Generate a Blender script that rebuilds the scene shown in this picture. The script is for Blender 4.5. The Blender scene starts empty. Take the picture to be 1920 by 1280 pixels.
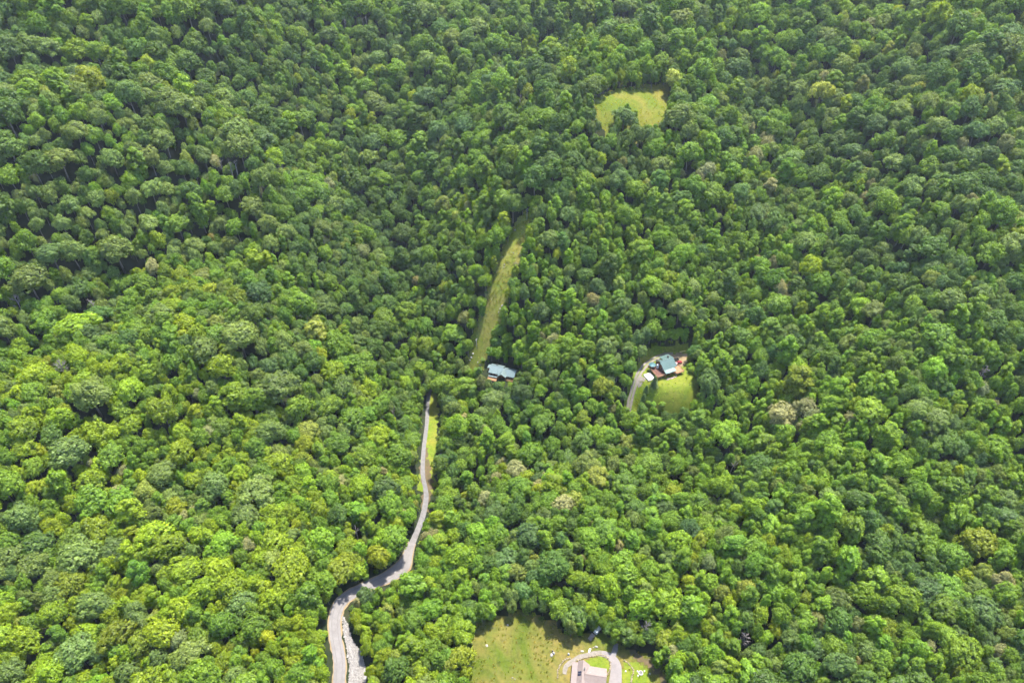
import bpy, bmesh, math, random
import numpy as np
from mathutils import Vector, Matrix

# ------------------------------------------------------------------ camera, sky, sun, exposure
SC = bpy.context.scene
PITCH = math.radians(40.0)          # camera looks down by this much
CAM_Z = 340.0                       # above the valley datum
FPX = 1280.0                        # focal length in pixels of the 1920 px wide picture
COL = SC.collection
cam_d = bpy.data.cameras.new('camera'); cam = bpy.data.objects.new('camera', cam_d); COL.objects.link(cam)
cam_d.sensor_width = 36.0; cam_d.lens = 24.0; cam_d.clip_start = 1.0; cam_d.clip_end = 12000.0
cam.location = (0, 0, CAM_Z); cam.rotation_euler = (math.pi / 2 - PITCH, 0, 0)
SC.camera = cam

SUN_EL = math.radians(68.0)
SUN_AZ = math.radians(28.0)         # measured from +y (away from the camera) towards +x
world = bpy.data.worlds.new('World'); SC.world = world; world.use_nodes = True
wn = world.node_tree.nodes; wl = world.node_tree.links; wn.clear()
sky = wn.new('ShaderNodeTexSky'); sky.sky_type = 'NISHITA'; sky.sun_disc = False
sky.sun_elevation = SUN_EL; sky.sun_rotation = SUN_AZ; sky.air_density = 1.0; sky.dust_density = 2.0; sky.altitude = 900
bg = wn.new('ShaderNodeBackground'); bg.inputs['Strength'].default_value = 0.15
wo = wn.new('ShaderNodeOutputWorld'); wl.new(sky.outputs[0], bg.inputs[0]); wl.new(bg.outputs[0], wo.inputs[0])
sun_d = bpy.data.lights.new('sun', 'SUN'); sun_d.energy = 3.7; sun_d.angle = math.radians(2.0); sun_d.color = (1.0, 0.95, 0.86)
sun = bpy.data.objects.new('sun', sun_d); COL.objects.link(sun)
sdir = Vector((math.sin(SUN_AZ) * math.cos(SUN_EL), math.cos(SUN_AZ) * math.cos(SUN_EL), math.sin(SUN_EL)))
sun.rotation_euler = sdir.to_track_quat('Z', 'Y').to_euler(); sun.location = sdir * 800
vs = SC.view_settings; vs.view_transform = 'Standard'; vs.look = 'None'; vs.gamma = 1.0; vs.exposure = 2.2
vs.use_curve_mapping = False
SC.cycles.use_denoising = True; SC.cycles.use_adaptive_sampling = True; SC.cycles.adaptive_threshold = 0.03
SC.cycles.max_bounces = 4; SC.cycles.diffuse_bounces = 2; SC.cycles.transmission_bounces = 4; SC.cycles.volume_bounces = 0
SC.cycles.glossy_bounces = 2; SC.cycles.transparent_max_bounces = 4

RNG = np.random.default_rng(7)
random.seed(7)
cP, sP = math.cos(PITCH), math.sin(PITCH)

# ------------------------------------------------------------------ pixel <-> place helpers (1920x1280 pixels of the survey view)
def ray(px, py):
    a = (np.asarray(px, float) - 960) / FPX; b = (np.asarray(py, float) - 640) / FPX
    return np.stack([a, cP - b * sP, -(sP + b * cP)], -1)

def point_at(px, py, depth):
    return np.array([0, 0, CAM_Z]) + ray(px, py) * np.asarray(depth, float)[..., None]

def project(P):
    P = np.asarray(P, float); q = P - np.array([0, 0, CAM_Z])
    d = q[..., 1] * cP - q[..., 2] * sP
    u = q[..., 1] * sP + q[..., 2] * cP
    return 960 + FPX * q[..., 0] / d, 640 - FPX * u / d, d

# ------------------------------------------------------------------ terrain: a valley head between two wooded slopes
CTRL = [  # px, py, distance along the view axis
    (-200, 1400, 232), (300, 1400, 272), (900, 1420, 292), (1500, 1400, 282), (2100, 1400, 245),
    (0, 1280, 262), (400, 1280, 288), (630, 1280, 302), (950, 1280, 310), (1150, 1280, 314), (1500, 1280, 302), (1920, 1280, 282),
    (-200, 1000, 280), (0, 1000, 302), (400, 1000, 332), (770, 1020, 364), (1100, 1000, 366), (1300, 900, 384), (1500, 1000, 346), (1920, 1000, 322), (2120, 1000, 310),
    (-200, 700, 328), (0, 700, 356), (400, 700, 398), (810, 720, 448), (940, 705, 446), (1240, 690, 424), (1420, 640, 428), (1600, 700, 402), (1920, 700, 378), (2120, 700, 360),
    (-200, 400, 408), (0, 400, 434), (400, 400, 482), (740, 420, 548), (985, 405, 524), (1300, 400, 512), (1600, 400, 486), (1920, 400, 456), (2120, 400, 440),
    (-200, 150, 480), (0, 170, 506), (330, 170, 548), (620, 150, 640), (860, 170, 640), (1010, 130, 700), (1180, 210, 596), (1330, 130, 640), (1600, 170, 588), (1920, 170, 546), (2120, 170, 520),
    (-200, 0, 545), (0, 0, 566), (400, 0, 620), (680, 0, 735), (960, 0, 790), (1250, 0, 780), (1600, 0, 678), (1920, 0, 625), (2120, 0, 600),
    (300, -120, 760), (900, -120, 960), (1500, -120, 830), (2000, -100, 740), (-100, -120, 680),
]
_c = np.array(CTRL, float)
_c[:, 2] *= np.interp(_c[:, 1], [-120, 0, 170, 400, 640, 800], [0.80, 0.82, 0.86, 0.93, 0.985, 1.0])     # slopes rise steeply towards the head of the valley
_c[:, 2] *= 1 + 0.07 * np.clip((500 - _c[:, 0]) / 400, 0, 1) * np.clip((_c[:, 1] - 500) / 400, 0, 1)
CP = point_at(_c[:, 0], _c[:, 1], _c[:, 2])
FAR = np.array([(-900, 100, 150), (950, 100, 150), (-1000, 800, 290), (1100, 900, 300), (-500, 1500, 330), (0, 1600, 330), (600, 1600, 340),
                (-1400, 1900, 420), (1400, 1900, 430), (-1500, -300, 60), (1500, -300, 60), (0, -350, 5), (-500, -300, 30), (500, -300, 20)], float)
CP = np.vstack([CP, FAR])
_S = 300.0
def _tps(r2): return np.where(r2 > 1e-12, r2 * np.log(np.maximum(r2, 1e-12)), 0.0)
_n = len(CP); _X = CP[:, :2] / _S
_K = _tps(((_X[:, None] - _X[None]) ** 2).sum(-1)) + np.eye(_n) * 0.003
_Pm = np.hstack([np.ones((_n, 1)), _X])
_A = np.block([[_K, _Pm], [_Pm.T, np.zeros((3, 3))]])
_W = np.linalg.solve(_A, np.concatenate([CP[:, 2], np.zeros(3)]))
FOLDS = []     # (polyline of world xy, height, half width): gullies and spurs
PADS = []      # (x, y, z, inner radius, outer radius)

def base_height(x, y):
    x = np.asarray(x, float); y = np.asarray(y, float); sh = x.shape
    q = np.stack([x.ravel(), y.ravel()], -1) / _S
    out = np.empty(len(q))
    for i in range(0, len(q), 20000):
        s = q[i:i + 20000]
        out[i:i + 20000] = _tps(((s[:, None] - _X[None]) ** 2).sum(-1)) @ _W[:_n] + _W[_n] + s @ _W[_n + 1:]
    z = out.reshape(sh)
    z = z + 2.2 * np.sin(x / 23.0 + 1.7 * np.sin(y / 61.0)) * np.cos(y / 37.0 + 0.6) + 1.3 * np.sin(x / 11.0 + y / 17.0)
    for (L, hh, wd) in FOLDS:
        dm = np.full(sh, 1e9)
        for (ax_, ay_), (bx_, by_) in zip(L[:-1], L[1:]):
            ex, ey = bx_ - ax_, by_ - ay_; t = np.clip(((x - ax_) * ex + (y - ay_) * ey) / (ex * ex + ey * ey + 1e-9), 0, 1)
            dm = np.minimum(dm, np.hypot(x - ax_ - t * ex, y - ay_ - t * ey))
        z = z + hh * np.exp(-(dm / wd) ** 2)
    return z

def height_slow(x, y):
    z = base_height(x, y)
    for (a, b, c, r0, r1) in PADS:
        d = np.hypot(x - a, y - b); w = np.clip((r1 - d) / (r1 - r0), 0, 1); w = w * w * (3 - 2 * w)
        z = z * (1 - w) + c * w
    return z

def cast(px, py, lift=0.0, hf=None):
    """where the view ray through a picture point meets the ground (raised by lift)"""
    hf = hf or height_slow
    px = np.atleast_1d(np.asarray(px, float)); py = np.atleast_1d(np.asarray(py, float)); d = ray(px, py)
    lo = np.full(len(px), 120.0); hi = np.full(len(px), 1500.0); done = np.zeros(len(px), bool)
    t = lo.copy()
    while True:
        P = np.array([0, 0, CAM_Z]) + d * t[:, None]
        below = P[:, 2] < hf(P[:, 0], P[:, 1]) + lift
        newly = below & ~done; hi[newly] = t[newly]; lo[newly] = t[newly] - 6.0; done |= below
        if done.all() or t.max() > 1500: break
        t = np.where(done, t, t + 6.0)
    for _ in range(14):
        m = (lo + hi) / 2; P = np.array([0, 0, CAM_Z]) + d * m[:, None]
        below = P[:, 2] < hf(P[:, 0], P[:, 1]) + lift
        hi = np.where(below, m, hi); lo = np.where(below, lo, m)
    return np.array([0, 0, CAM_Z]) + d * ((lo + hi) / 2)[:, None]

_fold = []
for hh, wd, pts in [(-29, 50, [(800, 680), (786, 630), (760, 540), (738, 420), (700, 300), (665, 190), (640, 90)]),
                    (-23, 36, [(1300, 890), (1325, 770), (1340, 620), (1376, 500), (1398, 380), (1420, 260), (1440, 120)]),
                    (-18, 30, [(1480, 840), (1500, 760), (1560, 640), (1620, 520), (1660, 400)]),
                    (-13, 26, [(880, 930), (930, 870), (1000, 845), (1100, 825), (1160, 800)]),
                    (22, 38, [(0, 340), (60, 310), (140, 270), (240, 238), (330, 228), (420, 252), (490, 310), (560, 420), (620, 520)]),
                    (-20, 36, [(150, 160), (260, 170), (380, 185), (470, 220), (560, 290)]),
                    (-16, 32, [(0, 640), (150, 560), (300, 490), (430, 470)]), (17, 38, [(0, 900), (170, 790), (330, 720), (480, 690), (600, 720)]),
                    (22, 46, [(1520, 1130), (1560, 1010), (1600, 880), (1690, 720), (1780, 560)]), (-19, 36, [(1900, 860), (1820, 900), (1720, 1010), (1640, 1110), (1520, 1230)]),
                    (24, 42, [(960, 520), (1000, 420), (1050, 330), (1110, 260)]), (20, 32, [(960, 190), (1040, 172), (1120, 155), (1220, 125), (1300, 90)]), (-22, 32, [(860, 190), (940, 145), (1020, 118), (1100, 95), (1200, 60)]),
                    (12, 34, [(1280, 560), (1330, 420), (1330, 300)][::-1]), (20, 36, [(1700, 420), (1760, 300), (1800, 180), (1820, 60)]), (-18, 32, [(1560, 330), (1600, 220), (1640, 120), (1660, 20)])]:
    P_ = cast([p[0] for p in pts], [p[1] for p in pts], 0.0, base_height); hh *= 1.1; _fold.append(([tuple(q[:2]) for q in P_], hh, wd))
FOLDS += _fold
def site(px, py): return cast(px, py)[0]
H1 = site(941, 702); H2 = site(1247, 693); H3 = site(1106, 1266)
PADS += [(H1[0], H1[1], H1[2], 11, 22), (H2[0] + 2, H2[1], H2[2], 15, 30), (H3[0], H3[1], H3[2], 22, 48)]

# height grid for quick look-ups
GX = np.arange(-760, 801, 4.0); GY = np.arange(-20, 1201, 4.0)
_gx, _gy = np.meshgrid(GX, GY, indexing='ij'); GZ = height_slow(_gx, _gy)
def hz(x, y):
    x = np.asarray(x, float); y = np.asarray(y, float)
    u = np.clip((x - GX[0]) / 4.0, 0, len(GX) - 1.001); v = np.clip((y - GY[0]) / 4.0, 0, len(GY) - 1.001)
    i = u.astype(int); j = v.astype(int); fu = u - i; fv = v - j
    return (GZ[i, j] * (1 - fu) * (1 - fv) + GZ[i + 1, j] * fu * (1 - fv) + GZ[i, j + 1] * (1 - fu) * fv + GZ[i + 1, j + 1] * fu * fv)
def ground(px, py, lift=0.0): return cast(px, py, lift, hz)
def g1(px, py, lift=0.0): return ground(px, py, lift)[0]

def in_poly(x, y, poly):
    x = np.asarray(x, float); y = np.asarray(y, float); r = np.zeros(x.shape, bool); n = len(poly)
    for i in range(n):
        x0, y0 = poly[i]; x1, y1 = poly[(i + 1) % n]
        if y0 == y1: continue
        c = ((y0 > y) != (y1 > y)) & (x < (x1 - x0) * (y - y0) / (y1 - y0) + x0)
        r ^= c
    return r

# ------------------------------------------------------------------ materials
def new_mat(name):
    m = bpy.data.materials.new(name); m.use_nodes = True; nt = m.node_tree; nt.nodes.clear()
    out = nt.nodes.new('ShaderNodeOutputMaterial'); return m, nt, out
def N(nt, kind, **kw):
    n = nt.nodes.new(kind)
    for k, v in kw.items():
        if k.startswith('i_'): n.inputs[k[2:].replace('_', ' ')].default_value = v
        else: setattr(n, k, v)
    return n
def ramp(nt, fac, stops):
    r = nt.nodes.new('ShaderNodeValToRGB'); e = r.color_ramp.elements
    while len(e) > 1: e.remove(e[-1])
    e[0].position = stops[0][0]; e[0].color = (*stops[0][1], 1)
    for p, c in stops[1:]:
        q = e.new(p); q.color = (*c, 1)
    nt.links.new(fac, r.inputs[0]); return r.outputs[0]
ALB = 0.70
def pmat(name, c1, c2=None, scale=1.0, rough=0.8, metal=0.0, spec=0.3, bump=0.0, detail=6.0, wave=None, c3=None):
    """principled surface with uneven colour (and relief) from noise in object space"""
    m, nt, out = new_mat(name); b = N(nt, 'ShaderNodeBsdfPrincipled'); nt.links.new(b.outputs[0], out.inputs[0])
    b.inputs['Roughness'].default_value = rough; b.inputs['Metallic'].default_value = metal; b.inputs['Specular IOR Level'].default_value = spec
    c2 = c2 or tuple(x * 0.75 for x in c1)
    c1 = tuple(x * ALB for x in c1); c2 = tuple(x * ALB for x in c2); c3 = c3 and tuple(x * ALB for x in c3)
    tc = N(nt, 'ShaderNodeTexCoord')
    n1 = N(nt, 'ShaderNodeTexNoise', i_Scale=scale, i_Detail=detail, i_Roughness=0.62); nt.links.new(tc.outputs['Object'], n1.inputs['Vector'])
    st = [(0.3, c2), (0.7, c1)] if c3 is None else [(0.3, c2), (0.5, c1), (0.72, c3)]
    col = ramp(nt, n1.outputs['Fac'], st); nt.links.new(col, b.inputs['Base Color'])
    if bump:
        bp = N(nt, 'ShaderNodeBump', i_Strength=bump, i_Distance=0.1); nt.links.new(n1.outputs['Fac'], bp.inputs['Height']); nt.links.new(bp.outputs[0], b.inputs['Normal'])
    if wave:
        w = N(nt, 'ShaderNodeTexWave', i_Scale=wave[0], bands_direction=wave[1]); nt.links.new(tc.outputs['Object'], w.inputs['Vector'])
        bp = N(nt, 'ShaderNodeBump', i_Strength=0.6, i_Distance=0.04); nt.links.new(w.outputs['Fac'], bp.inputs['Height']); nt.links.new(bp.outputs[0], b.inputs['Normal'])
    return m

def leaf_material():
    m, nt, out = new_mat('leaf')
    at = N(nt, 'ShaderNodeAttribute', attribute_type='INSTANCER', attribute_name='tint')
    va = N(nt, 'ShaderNodeAttribute', attribute_type='GEOMETRY', attribute_name='clump')
    hs = N(nt, 'ShaderNodeHueSaturation')
    mr = N(nt, 'ShaderNodeMapRange', i_To_Min=0.5, i_To_Max=1.55); nt.links.new(va.outputs['Fac'], mr.inputs['Value']); nt.links.new(mr.outputs[0], hs.inputs['Value'])
    mh = N(nt, 'ShaderNodeMapRange', i_To_Min=0.506, i_To_Max=0.484); nt.links.new(va.outputs['Fac'], mh.inputs['Value']); nt.links.new(mh.outputs[0], hs.inputs['Hue'])
    nt.links.new(at.outputs['Color'], hs.inputs['Color'])
    d = N(nt, 'ShaderNodeBsdfDiffuse'); t = N(nt, 'ShaderNodeBsdfTranslucent'); g = N(nt, 'ShaderNodeBsdfGlossy', i_Roughness=0.5)
    tcm = N(nt, 'ShaderNodeMix', data_type='RGBA', blend_type='MULTIPLY'); tcm.inputs[0].default_value = 1.0; tcm.inputs[7].default_value = (1.25, 1.15, 0.5, 1)
    nt.links.new(hs.outputs[0], tcm.inputs[6]); nt.links.new(tcm.outputs[2], t.inputs[0]); nt.links.new(hs.outputs[0], d.inputs[0])
    m1 = N(nt, 'ShaderNodeMixShader', i_Fac=0.42); nt.links.new(d.outputs[0], m1.inputs[1]); nt.links.new(t.outputs[0], m1.inputs[2])
    m2 = N(nt, 'ShaderNodeMixShader', i_Fac=0.015); nt.links.new(m1.outputs[0], m2.inputs[1]); nt.links.new(g.outputs[0], m2.inputs[2])
    nt.links.new(m2.outputs[0], out.inputs[0]); return m
LEAF = leaf_material()
BARK = pmat('bark', (0.24, 0.21, 0.18), (0.12, 0.10, 0.085), 2.0, 0.95, spec=0.1)
DEADWOOD = pmat('dead_wood', (0.294, 0.266, 0.245), (0.182, 0.154, 0.140), 1.5, 0.95, spec=0.1)
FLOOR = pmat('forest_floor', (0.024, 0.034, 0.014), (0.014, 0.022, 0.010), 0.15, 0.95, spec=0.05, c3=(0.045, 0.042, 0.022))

def grass_mat(name, green, dry, patch, sc1, bias):
    green = tuple(x * 0.92 for x in green); dry = tuple(x * 0.92 for x in dry)
    m, nt, out = new_mat(name); b = N(nt, 'ShaderNodeBsdfPrincipled', i_Roughness=0.9); b.inputs['Specular IOR Level'].default_value = 0.1
    nt.links.new(b.outputs[0], out.inputs[0]); tc = N(nt, 'ShaderNodeTexCoord')
    n1 = N(nt, 'ShaderNodeTexNoise', i_Scale=sc1, i_Detail=5.0, i_Roughness=0.6, i_Distortion=0.6); nt.links.new(tc.outputs['Object'], n1.inputs['Vector'])
    n2 = N(nt, 'ShaderNodeTexNoise', i_Scale=0.55, i_Detail=8.0, i_Roughness=0.75); nt.links.new(tc.outputs['Object'], n2.inputs['Vector'])
    c1 = ramp(nt, n1.outputs['Fac'], [(bias - 0.14, green), (bias, tuple((a + c) / 2 for a, c in zip(green, dry))), (bias + 0.13, dry)])
    c2 = ramp(nt, n2.outputs['Fac'], [(0.3, tuple(x * 0.62 for x in green)), (0.52, (0.5, 0.5, 0.5)), (0.75, patch)])
    mx = N(nt, 'ShaderNodeMix', data_type='RGBA', blend_type='OVERLAY'); mx.inputs[0].default_value = 0.55
    nt.links.new(c1, mx.inputs[6]); nt.links.new(c2, mx.inputs[7]); nt.links.new(mx.outputs[2], b.inputs['Base Color'])
    bp = N(nt, 'ShaderNodeBump', i_Strength=0.7, i_Distance=0.3); nt.links.new(n2.outputs['Fac'], bp.inputs['Height']); nt.links.new(bp.outputs[0], b.inputs['Normal'])
    return m
GRASS_MEADOW = grass_mat('meadow_grass', (0.060, 0.082, 0.008), (0.138, 0.108, 0.030), (0.68, 0.64, 0.45), 0.05, 0.50)
GRASS_LAWN = grass_mat('lawn_grass', (0.095, 0.135, 0.011), (0.155, 0.150, 0.022), (0.65, 0.66, 0.42), 0.06, 0.56)
GRASS_CUT = grass_mat('cleared_strip_grass', (0.105, 0.150, 0.012), (0.175, 0.160, 0.036), (0.7, 0.66, 0.55), 0.05, 0.48)
GRASS_HILL = grass_mat('hill_grass', (0.078, 0.106, 0.008), (0.14, 0.124, 0.022), (0.68, 0.68, 0.42), 0.05, 0.5)
ASPHALT = pmat('worn_asphalt', (0.215, 0.2, 0.192), (0.165, 0.15, 0.142), 0.35, 0.9, spec=0.2, bump=0.2)
GRAVEL = pmat('gravel', (0.248, 0.217, 0.180), (0.149, 0.130, 0.105), 0.9, 0.95, spec=0.15, bump=0.4)
TRACKD = pmat('worn_track', (0.185, 0.17, 0.163), (0.155, 0.142, 0.135), 0.6, 0.9, spec=0.2)
TRACK = pmat('grey_gravel', (0.20, 0.19, 0.185), (0.135, 0.128, 0.124), 0.5, 0.95, spec=0.15, bump=0.3)
SANDY = pmat('sandy_gravel', (0.279, 0.211, 0.124), (0.205, 0.149, 0.081), 0.5, 0.95, spec=0.1, bump=0.3)
REDCLAY = pmat('red_clay', (0.135, 0.092, 0.055), (0.075, 0.072, 0.030), 0.3, 0.95, spec=0.1, bump=0.4)
CONCRETE = pmat('concrete', (0.235, 0.208, 0.2), (0.18, 0.16, 0.152), 0.3, 0.85, spec=0.2)
WHITECON = pmat('white_concrete', (0.592, 0.568, 0.528), (0.480, 0.456, 0.416), 0.4, 0.8, spec=0.2)
ROCKW = pmat('pale_rock', (0.384, 0.360, 0.335), (0.223, 0.205, 0.186), 1.3, 0.9, spec=0.2, bump=0.5)
EDGESTONE = pmat('edging_stone', (0.364, 0.301, 0.196), (0.231, 0.189, 0.126), 2.0, 0.9, spec=0.2, bump=0.5)
ROOF_BLUE = pmat('blue_green_metal_roof', (0.160, 0.218, 0.212), (0.136, 0.190, 0.186), 0.4, 0.42, 0.25, 0.5, wave=(2.2, 'X'))
ROOF_GREEN = pmat('green_metal_roof', (0.110, 0.176, 0.158), (0.092, 0.152, 0.137), 0.4, 0.42, 0.25, 0.5, wave=(2.2, 'X'))
ROOF_TEAL = pmat('teal_metal_roof', (0.065, 0.155, 0.16), (0.052, 0.13, 0.135), 0.5, 0.45, 0.2, 0.5)
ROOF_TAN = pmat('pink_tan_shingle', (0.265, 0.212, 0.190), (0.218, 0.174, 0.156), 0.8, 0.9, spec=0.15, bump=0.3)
ROOF_TAN_SHADED = pmat('shaded_tan_shingle', (0.212, 0.168, 0.15), (0.172, 0.136, 0.122), 0.8, 0.9, spec=0.15, bump=0.3)  # darker copy of the tan shingle: shade of the dimmer slopes put into colour
LOG = pmat('log_wall', (0.26, 0.12, 0.055), (0.15, 0.065, 0.03), 1.2, 0.7, spec=0.3, wave=(1.6, 'Z'))
DECKRED = pmat('red_stained_deck', (0.15, 0.062, 0.042), (0.10, 0.04, 0.028), 0.8, 0.7, spec=0.3, wave=(3.0, 'Y'))
DECKTAN = pmat('tan_deck', (0.364, 0.196, 0.091), (0.280, 0.140, 0.063), 0.8, 0.75, spec=0.3, wave=(3.0, 'Y'))
TIMBER = pmat('pale_timber', (0.420, 0.247, 0.120), (0.315, 0.173, 0.075), 1.0, 0.75, spec=0.3)
GREYWOOD = pmat('weathered_wood', (0.30, 0.26, 0.23), (0.19, 0.16, 0.14), 1.2, 0.9, spec=0.15)
TRIMW = pmat('white_trim', (0.72, 0.72, 0.70), (0.62, 0.62, 0.6), 1.0, 0.6, spec=0.3)
GLASSD = pmat('window_glass', (0.03, 0.04, 0.05), (0.02, 0.025, 0.03), 0.4, 0.08, 0.0, 0.8)
BRICKW = pmat('brick_wall', (0.36, 0.17, 0.11), (0.26, 0.115, 0.075), 2.0, 0.9, spec=0.1)
STONEW = pmat('foundation_stone', (0.34, 0.30, 0.26), (0.2, 0.175, 0.15), 1.5, 0.9, spec=0.2, bump=0.6)
DARKMETAL = pmat('dark_metal', (0.03, 0.03, 0.032), (0.02, 0.02, 0.022), 2.0, 0.5, 0.6, 0.5)
PANEL = pmat('solar_panel', (0.025, 0.03, 0.06), (0.02, 0.024, 0.045), 1.0, 0.15, 0.2, 0.6)
CARBLACK = pmat('black_car_paint', (0.018, 0.018, 0.02), (0.012, 0.012, 0.014), 0.5, 0.2, 0.2, 0.7)
CARRED = pmat('red_car_paint', (0.28, 0.02, 0.03), (0.22, 0.015, 0.022), 0.5, 0.22, 0.1, 0.7)
PINKISH = pmat('pale_pink_cover', (0.496, 0.336, 0.336), (0.400, 0.264, 0.264), 0.7, 0.8, spec=0.2)
TYRE = pmat('tyre_rubber', (0.02, 0.02, 0.02), (0.012, 0.012, 0.012), 2.0, 0.9, spec=0.2)
CHROME = pmat('rim_metal', (0.5, 0.5, 0.52), (0.4, 0.4, 0.42), 2.0, 0.3, 0.9, 0.5)
LAMPG = pmat('lamp_glass', (0.7, 0.7, 0.66), (0.6, 0.6, 0.56), 2.0, 0.15, 0.0, 0.6)
REDLAMP = pmat('tail_lamp_glass', (0.4, 0.02, 0.02), (0.3, 0.015, 0.015), 2.0, 0.2, 0.0, 0.6)
POLEWOOD = pmat('pole_wood', (0.46, 0.42, 0.38), (0.32, 0.29, 0.26), 1.0, 0.85, spec=0.2)
WIRE = pmat('aluminium_wire', (0.12, 0.12, 0.125), (0.09, 0.09, 0.095), 1.0, 0.7, 0.2, 0.3)
WHITEP = pmat('white_paint', (0.76, 0.75, 0.72), (0.62, 0.61, 0.58), 1.0, 0.6, spec=0.4)
YELLOWP = pmat('yellow_timber', (0.66, 0.55, 0.22), (0.52, 0.42, 0.16), 1.0, 0.7, spec=0.3)
GREYP = pmat('grey_paint', (0.36, 0.39, 0.4), (0.27, 0.29, 0.3), 1.0, 0.6, spec=0.4)
SOIL = pmat('mulch', (0.11, 0.06, 0.04), (0.065, 0.04, 0.025), 0.8, 0.95, spec=0.1)

# ------------------------------------------------------------------ mesh helpers
def tag(o, label=None, cat=None, group=None, kind=None):
    if label: o['label'] = label
    if cat: o['category'] = cat
    if group: o['group'] = group
    if kind: o['kind'] = kind
    return o
def empty(name, loc, rz=0.0):
    o = bpy.data.objects.new(name, None); COL.objects.link(o); o.location = loc; o.rotation_euler = (0, 0, rz); o.empty_display_size = 0.5
    return o
class MB:
    def __init__(s): s.v = []; s.f = []
    def face(s, pts):
        i = len(s.v); s.v += [tuple(p) for p in pts]; s.f.append(tuple(range(i, i + len(pts)))); return s
    def box(s, a, b):
        (x0, y0, z0), (x1, y1, z1) = a, b; i = len(s.v)
        s.v += [(x0, y0, z0), (x1, y0, z0), (x1, y1, z0), (x0, y1, z0), (x0, y0, z1), (x1, y0, z1), (x1, y1, z1), (x0, y1, z1)]
        s.f += [tuple(i + k for k in q) for q in ((3, 2, 1, 0), (4, 5, 6, 7), (0, 1, 5, 4), (1, 2, 6, 5), (2, 3, 7, 6), (3, 0, 4, 7))]; return s
    def slab(s, pts, th):
        """a thick sheet: the polygon pts (top face, counter-clockwise from above) going down by th"""
        n = len(pts); i = len(s.v)
        s.v += [tuple(p) for p in pts] + [(p[0], p[1], p[2] - th) for p in pts]
        s.f.append(tuple(range(i, i + n))); s.f.append(tuple(range(i + 2 * n - 1, i + n - 1, -1)))
        for k in range(n):
            j = (k + 1) % n; s.f.append((i + j, i + k, i + n + k, i + n + j))
        return s
    def prism_y(s, prof, y0, y1):
        """profile of (x, z) points swept along y"""
        n = len(prof); i = len(s.v); s.v += [(p[0], y0, p[1]) for p in prof] + [(p[0], y1, p[1]) for p in prof]
        s.f.append(tuple(range(i, i + n))); s.f.append(tuple(range(i + 2 * n - 1, i + n - 1, -1)))
        for k in range(n):
            j = (k + 1) % n; s.f.append((i + j, i + k, i + n + k, i + n + j))
        return s
    def tube(s, pts, rads, seg=7, cap=True):
        i0 = len(s.v); P = [Vector(p) for p in pts]; n = len(P)
        for k, p in enumerate(P):
            t = (P[min(k + 1, n - 1)] - P[max(k - 1, 0)]).normalized(); a = t.orthogonal().normalized(); b = t.cross(a)
            for q in range(seg):
                an = 2 * math.pi * q / seg; w = p + (a * math.cos(an) + b * math.sin(an)) * rads[k]; s.v.append(tuple(w))
        for k in range(n - 1):
            for q in range(seg):
                a = i0 + k * seg + q; b = i0 + k * seg + (q + 1) % seg; s.f.append((a, b, b + seg, a + seg))
        if cap:
            s.f.append(tuple(i0 + q for q in reversed(range(seg)))); s.f.append(tuple(i0 + (n - 1) * seg + q for q in range(seg)))
        return s
    def disc_x(s, c, r, w, seg=14):
        s.tube([(c[0], c[1] - w / 2, c[2]), (c[0], c[1] + w / 2, c[2])], [r, r], seg); return s
    def mesh(s, name, mat, smooth=False):
        me = bpy.data.meshes.new(name); me.from_pydata(s.v, [], s.f); me.materials.append(mat)
        if smooth: me.polygons.foreach_set('use_smooth', [True] * len(me.polygons))
        bm = bmesh.new(); bm.from_mesh(me); bmesh.ops.recalc_face_normals(bm, faces=bm.faces); bm.to_mesh(me); bm.free()
        me.update(); return me
    def build(s, name, mat, parent=None, smooth=False, bevel=0.0):
        o = bpy.data.objects.new(name, s.mesh(name, mat, smooth)); COL.objects.link(o)
        if parent is not None: o.parent = parent
        if bevel:
            b = o.modifiers.new('bevel', 'BEVEL'); b.width = bevel; b.segments = 2; b.limit_method = 'ANGLE'
        return o
def raw_object(name, v, f, mat, parent=None):
    me = bpy.data.meshes.new(name); me.from_pydata(v, [], f); me.materials.append(mat); me.update()
    o = bpy.data.objects.new(name, me); COL.objects.link(o)
    if parent is not None: o.parent = parent
    return o

# ------------------------------------------------------------------ the ground
def axis(a0, a1, fine, step, far0, far1):
    mid = np.arange(a0, a1 + 0.1, fine)
    lo = -np.geomspace(1, 1 + (a0 - far0), step)[::-1] + 1 + a0; hi = np.geomspace(1, 1 + (far1 - a1), step) - 1 + a1
    return np.concatenate([lo[:-1], mid, hi[1:]])
ax = axis(-760, 800, 4.0, 16, -3200, 3200); ay = axis(-20, 1200, 4.0, 16, -1500, 4200)
_mx, _my = np.meshgrid(ax, ay, indexing='ij')
_fx = np.clip(_mx, -1500, 1500); _fy = np.clip(_my, -400, 1900)
_mz = height_slow(_fx, _fy)
_mz = np.where((_mx >= -760) & (_mx <= 800) & (_my >= -20) & (_my <= 1200), hz(_mx, _my), _mz)
nx, ny = len(ax), len(ay)
_idx = np.arange(nx * ny).reshape(nx, ny)
_q = np.stack([_idx[:-1, :-1], _idx[1:, :-1], _idx[1:, 1:], _idx[:-1, 1:]], -1).reshape(-1, 4)
gme = bpy.data.meshes.new('ground'); gme.vertices.add(nx * ny); gme.vertices.foreach_set('co', np.stack([_mx, _my, _mz], -1).astype(np.float32).ravel())
gme.loops.add(len(_q) * 4); gme.loops.foreach_set('vertex_index', _q.astype(np.int32).ravel())
gme.polygons.add(len(_q)); gme.polygons.foreach_set('loop_start', np.arange(0, len(_q) * 4, 4, dtype=np.int32)); gme.polygons.foreach_set('loop_total', np.full(len(_q), 4, np.int32))
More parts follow.
